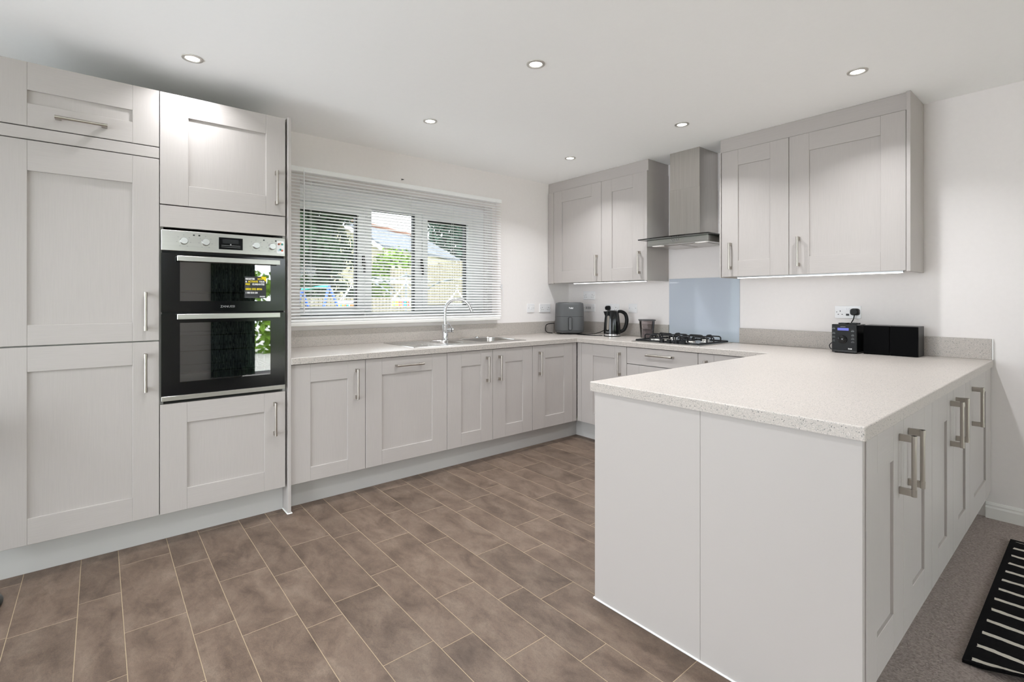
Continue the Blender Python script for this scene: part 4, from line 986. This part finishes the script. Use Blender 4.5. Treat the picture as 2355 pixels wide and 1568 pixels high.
# swing frame
sw = thing('swing_frame', 'blue tubular swing frame with a teal top bar in the garden', 'swing', (-7.0, .1, -.2))
ax, ay, az = -7.0, -.02, 1.52
for pts_ in (((-6.6, -.58, -.2), (ax, ay, az)), ((-6.6, .62, -.2), (ax, ay, az)), ((-7.9, -.70, -.2), (-7.9, -.30, 1.46)), ((-7.9, .25, -.2), (-7.9, -.30, 1.46))):
    bm = BM(); cyl(bm, pts_[0], pts_[1], .028, n=10); obj('leg', bm, 'blue', sw, True, smooth=True)
bm = BM(); cyl(bm, (ax, ay, az), (-7.9, -.30, 1.46), .03, n=10); obj('top_bar', bm, 'teal', sw, True, smooth=True)
# rotary airer with peg hangers
ra = thing('rotary_airer', 'grey rotary clothes airer standing outside the middle light', 'clothes airer', (-4.6, .55, -.2))
bm = BM(); cyl(bm, (-4.6, .55, -.2), (-4.6, .55, 1.72), .022, n=10); obj('pole', bm, 'greytube', ra, True)
tips = []
for i in range(4):
    a = .55 + i * PI / 2; tip = Vector((-4.6 + 1.15 * math.cos(a), .55 + 1.15 * math.sin(a), 1.60)); tips.append(tip)
    bm = BM(); tube(bm, smooth_path([(-4.6, .55, 1.12), Vector((-4.6, .55, 1.42)).lerp(tip, .55), tip]), .013, 8); obj('arm', bm, 'greytube', ra, True, smooth=True)
    bm = BM(); cyl(bm, (-4.6, .55, 1.68), Vector((-4.6, .55, 1.50)).lerp(tip, .5), .010, n=8); obj('strut', bm, 'greytube', ra, True)
for f_ in (.35, .6, .85, .98):
    bm = BM(); ps = [Vector((-4.6, .55, 1.50)).lerp(t_, f_) for t_ in tips]
    for i in range(4): cyl(bm, ps[i], ps[(i + 1) % 4], .003, n=5)
    obj('line', bm, 'white', ra, True)['kind'] = 'stuff'
cols = [('pink', (232, 96, 150)), ('turquoise', (40, 186, 196)), ('yellow', (236, 206, 60)), ('white', (236, 236, 236)), ('orange', (236, 130, 60))]
for c_, rgb in cols: M['peg_' + c_] = mat('peg_' + c_, lin(*rgb), .5)
def peg_hanger(c, wd_, label, ang):
    t = thing('peg_hanger', label, 'peg hanger', c, ang, 'peg hangers on the airer')
    b = BM()
    for s_ in (-1, 1):
        for q in (-1, 1): cyl(b, (0, 0, .30), (s_ * wd_ / 2, q * .10, .03), .007, n=6)
    tube(b, smooth_path([(0, 0, .30), (0, 0, .34), (.02, 0, .37), (0, 0, .39), (-.02, 0, .375)]), .005, 6); obj('hanger_wire', b, 'white', t)
    b = BM(); box(b, -wd_ / 2 - .02, wd_ / 2 + .02, -.12, .12, 0, .035, .01); obj('rim', b, 'white', t)
    for i in range(12):
        for q in (-.11, .11):
            b = BM(); xx = -wd_ / 2 + wd_ * i / 11; box(b, xx - .009, xx + .009, q - .006, q + .006, -.085, -.002, .002); obj('peg', b, 'peg_' + random.choice(cols)[0], t)
peg_hanger((-3.55, -.02, 1.20), .42, 'white hanger with coloured pegs on the airer in the middle light', 1.15)
peg_hanger((-4.3, -.62, 1.16), .36, 'white hanger with coloured pegs on the airer left of the window mullion', 1.0)
peg_hanger((-4.5, 1.62, 1.12), .40, 'white hanger with pegs on the airer in the right light', .8)
# hedge beyond the side doors, mirrored in the oven glass
t = thing('garden_hedge', 'light green hedge beyond the glazed side doors', 'hedge', (10.5, -1.0, -.1))
bm = BM(); random.seed(3)
def fn_h():
    y = random.uniform(-6, 6); z = random.uniform(0, 2.0); return Vector((random.uniform(-.25, .25), y, z)), Vector((-1, 0, .2))
leaves(bm, 4200, fn_h, .22, .5); o = obj('foliage', bm, 'shrub', t); o['kind'] = 'stuff'
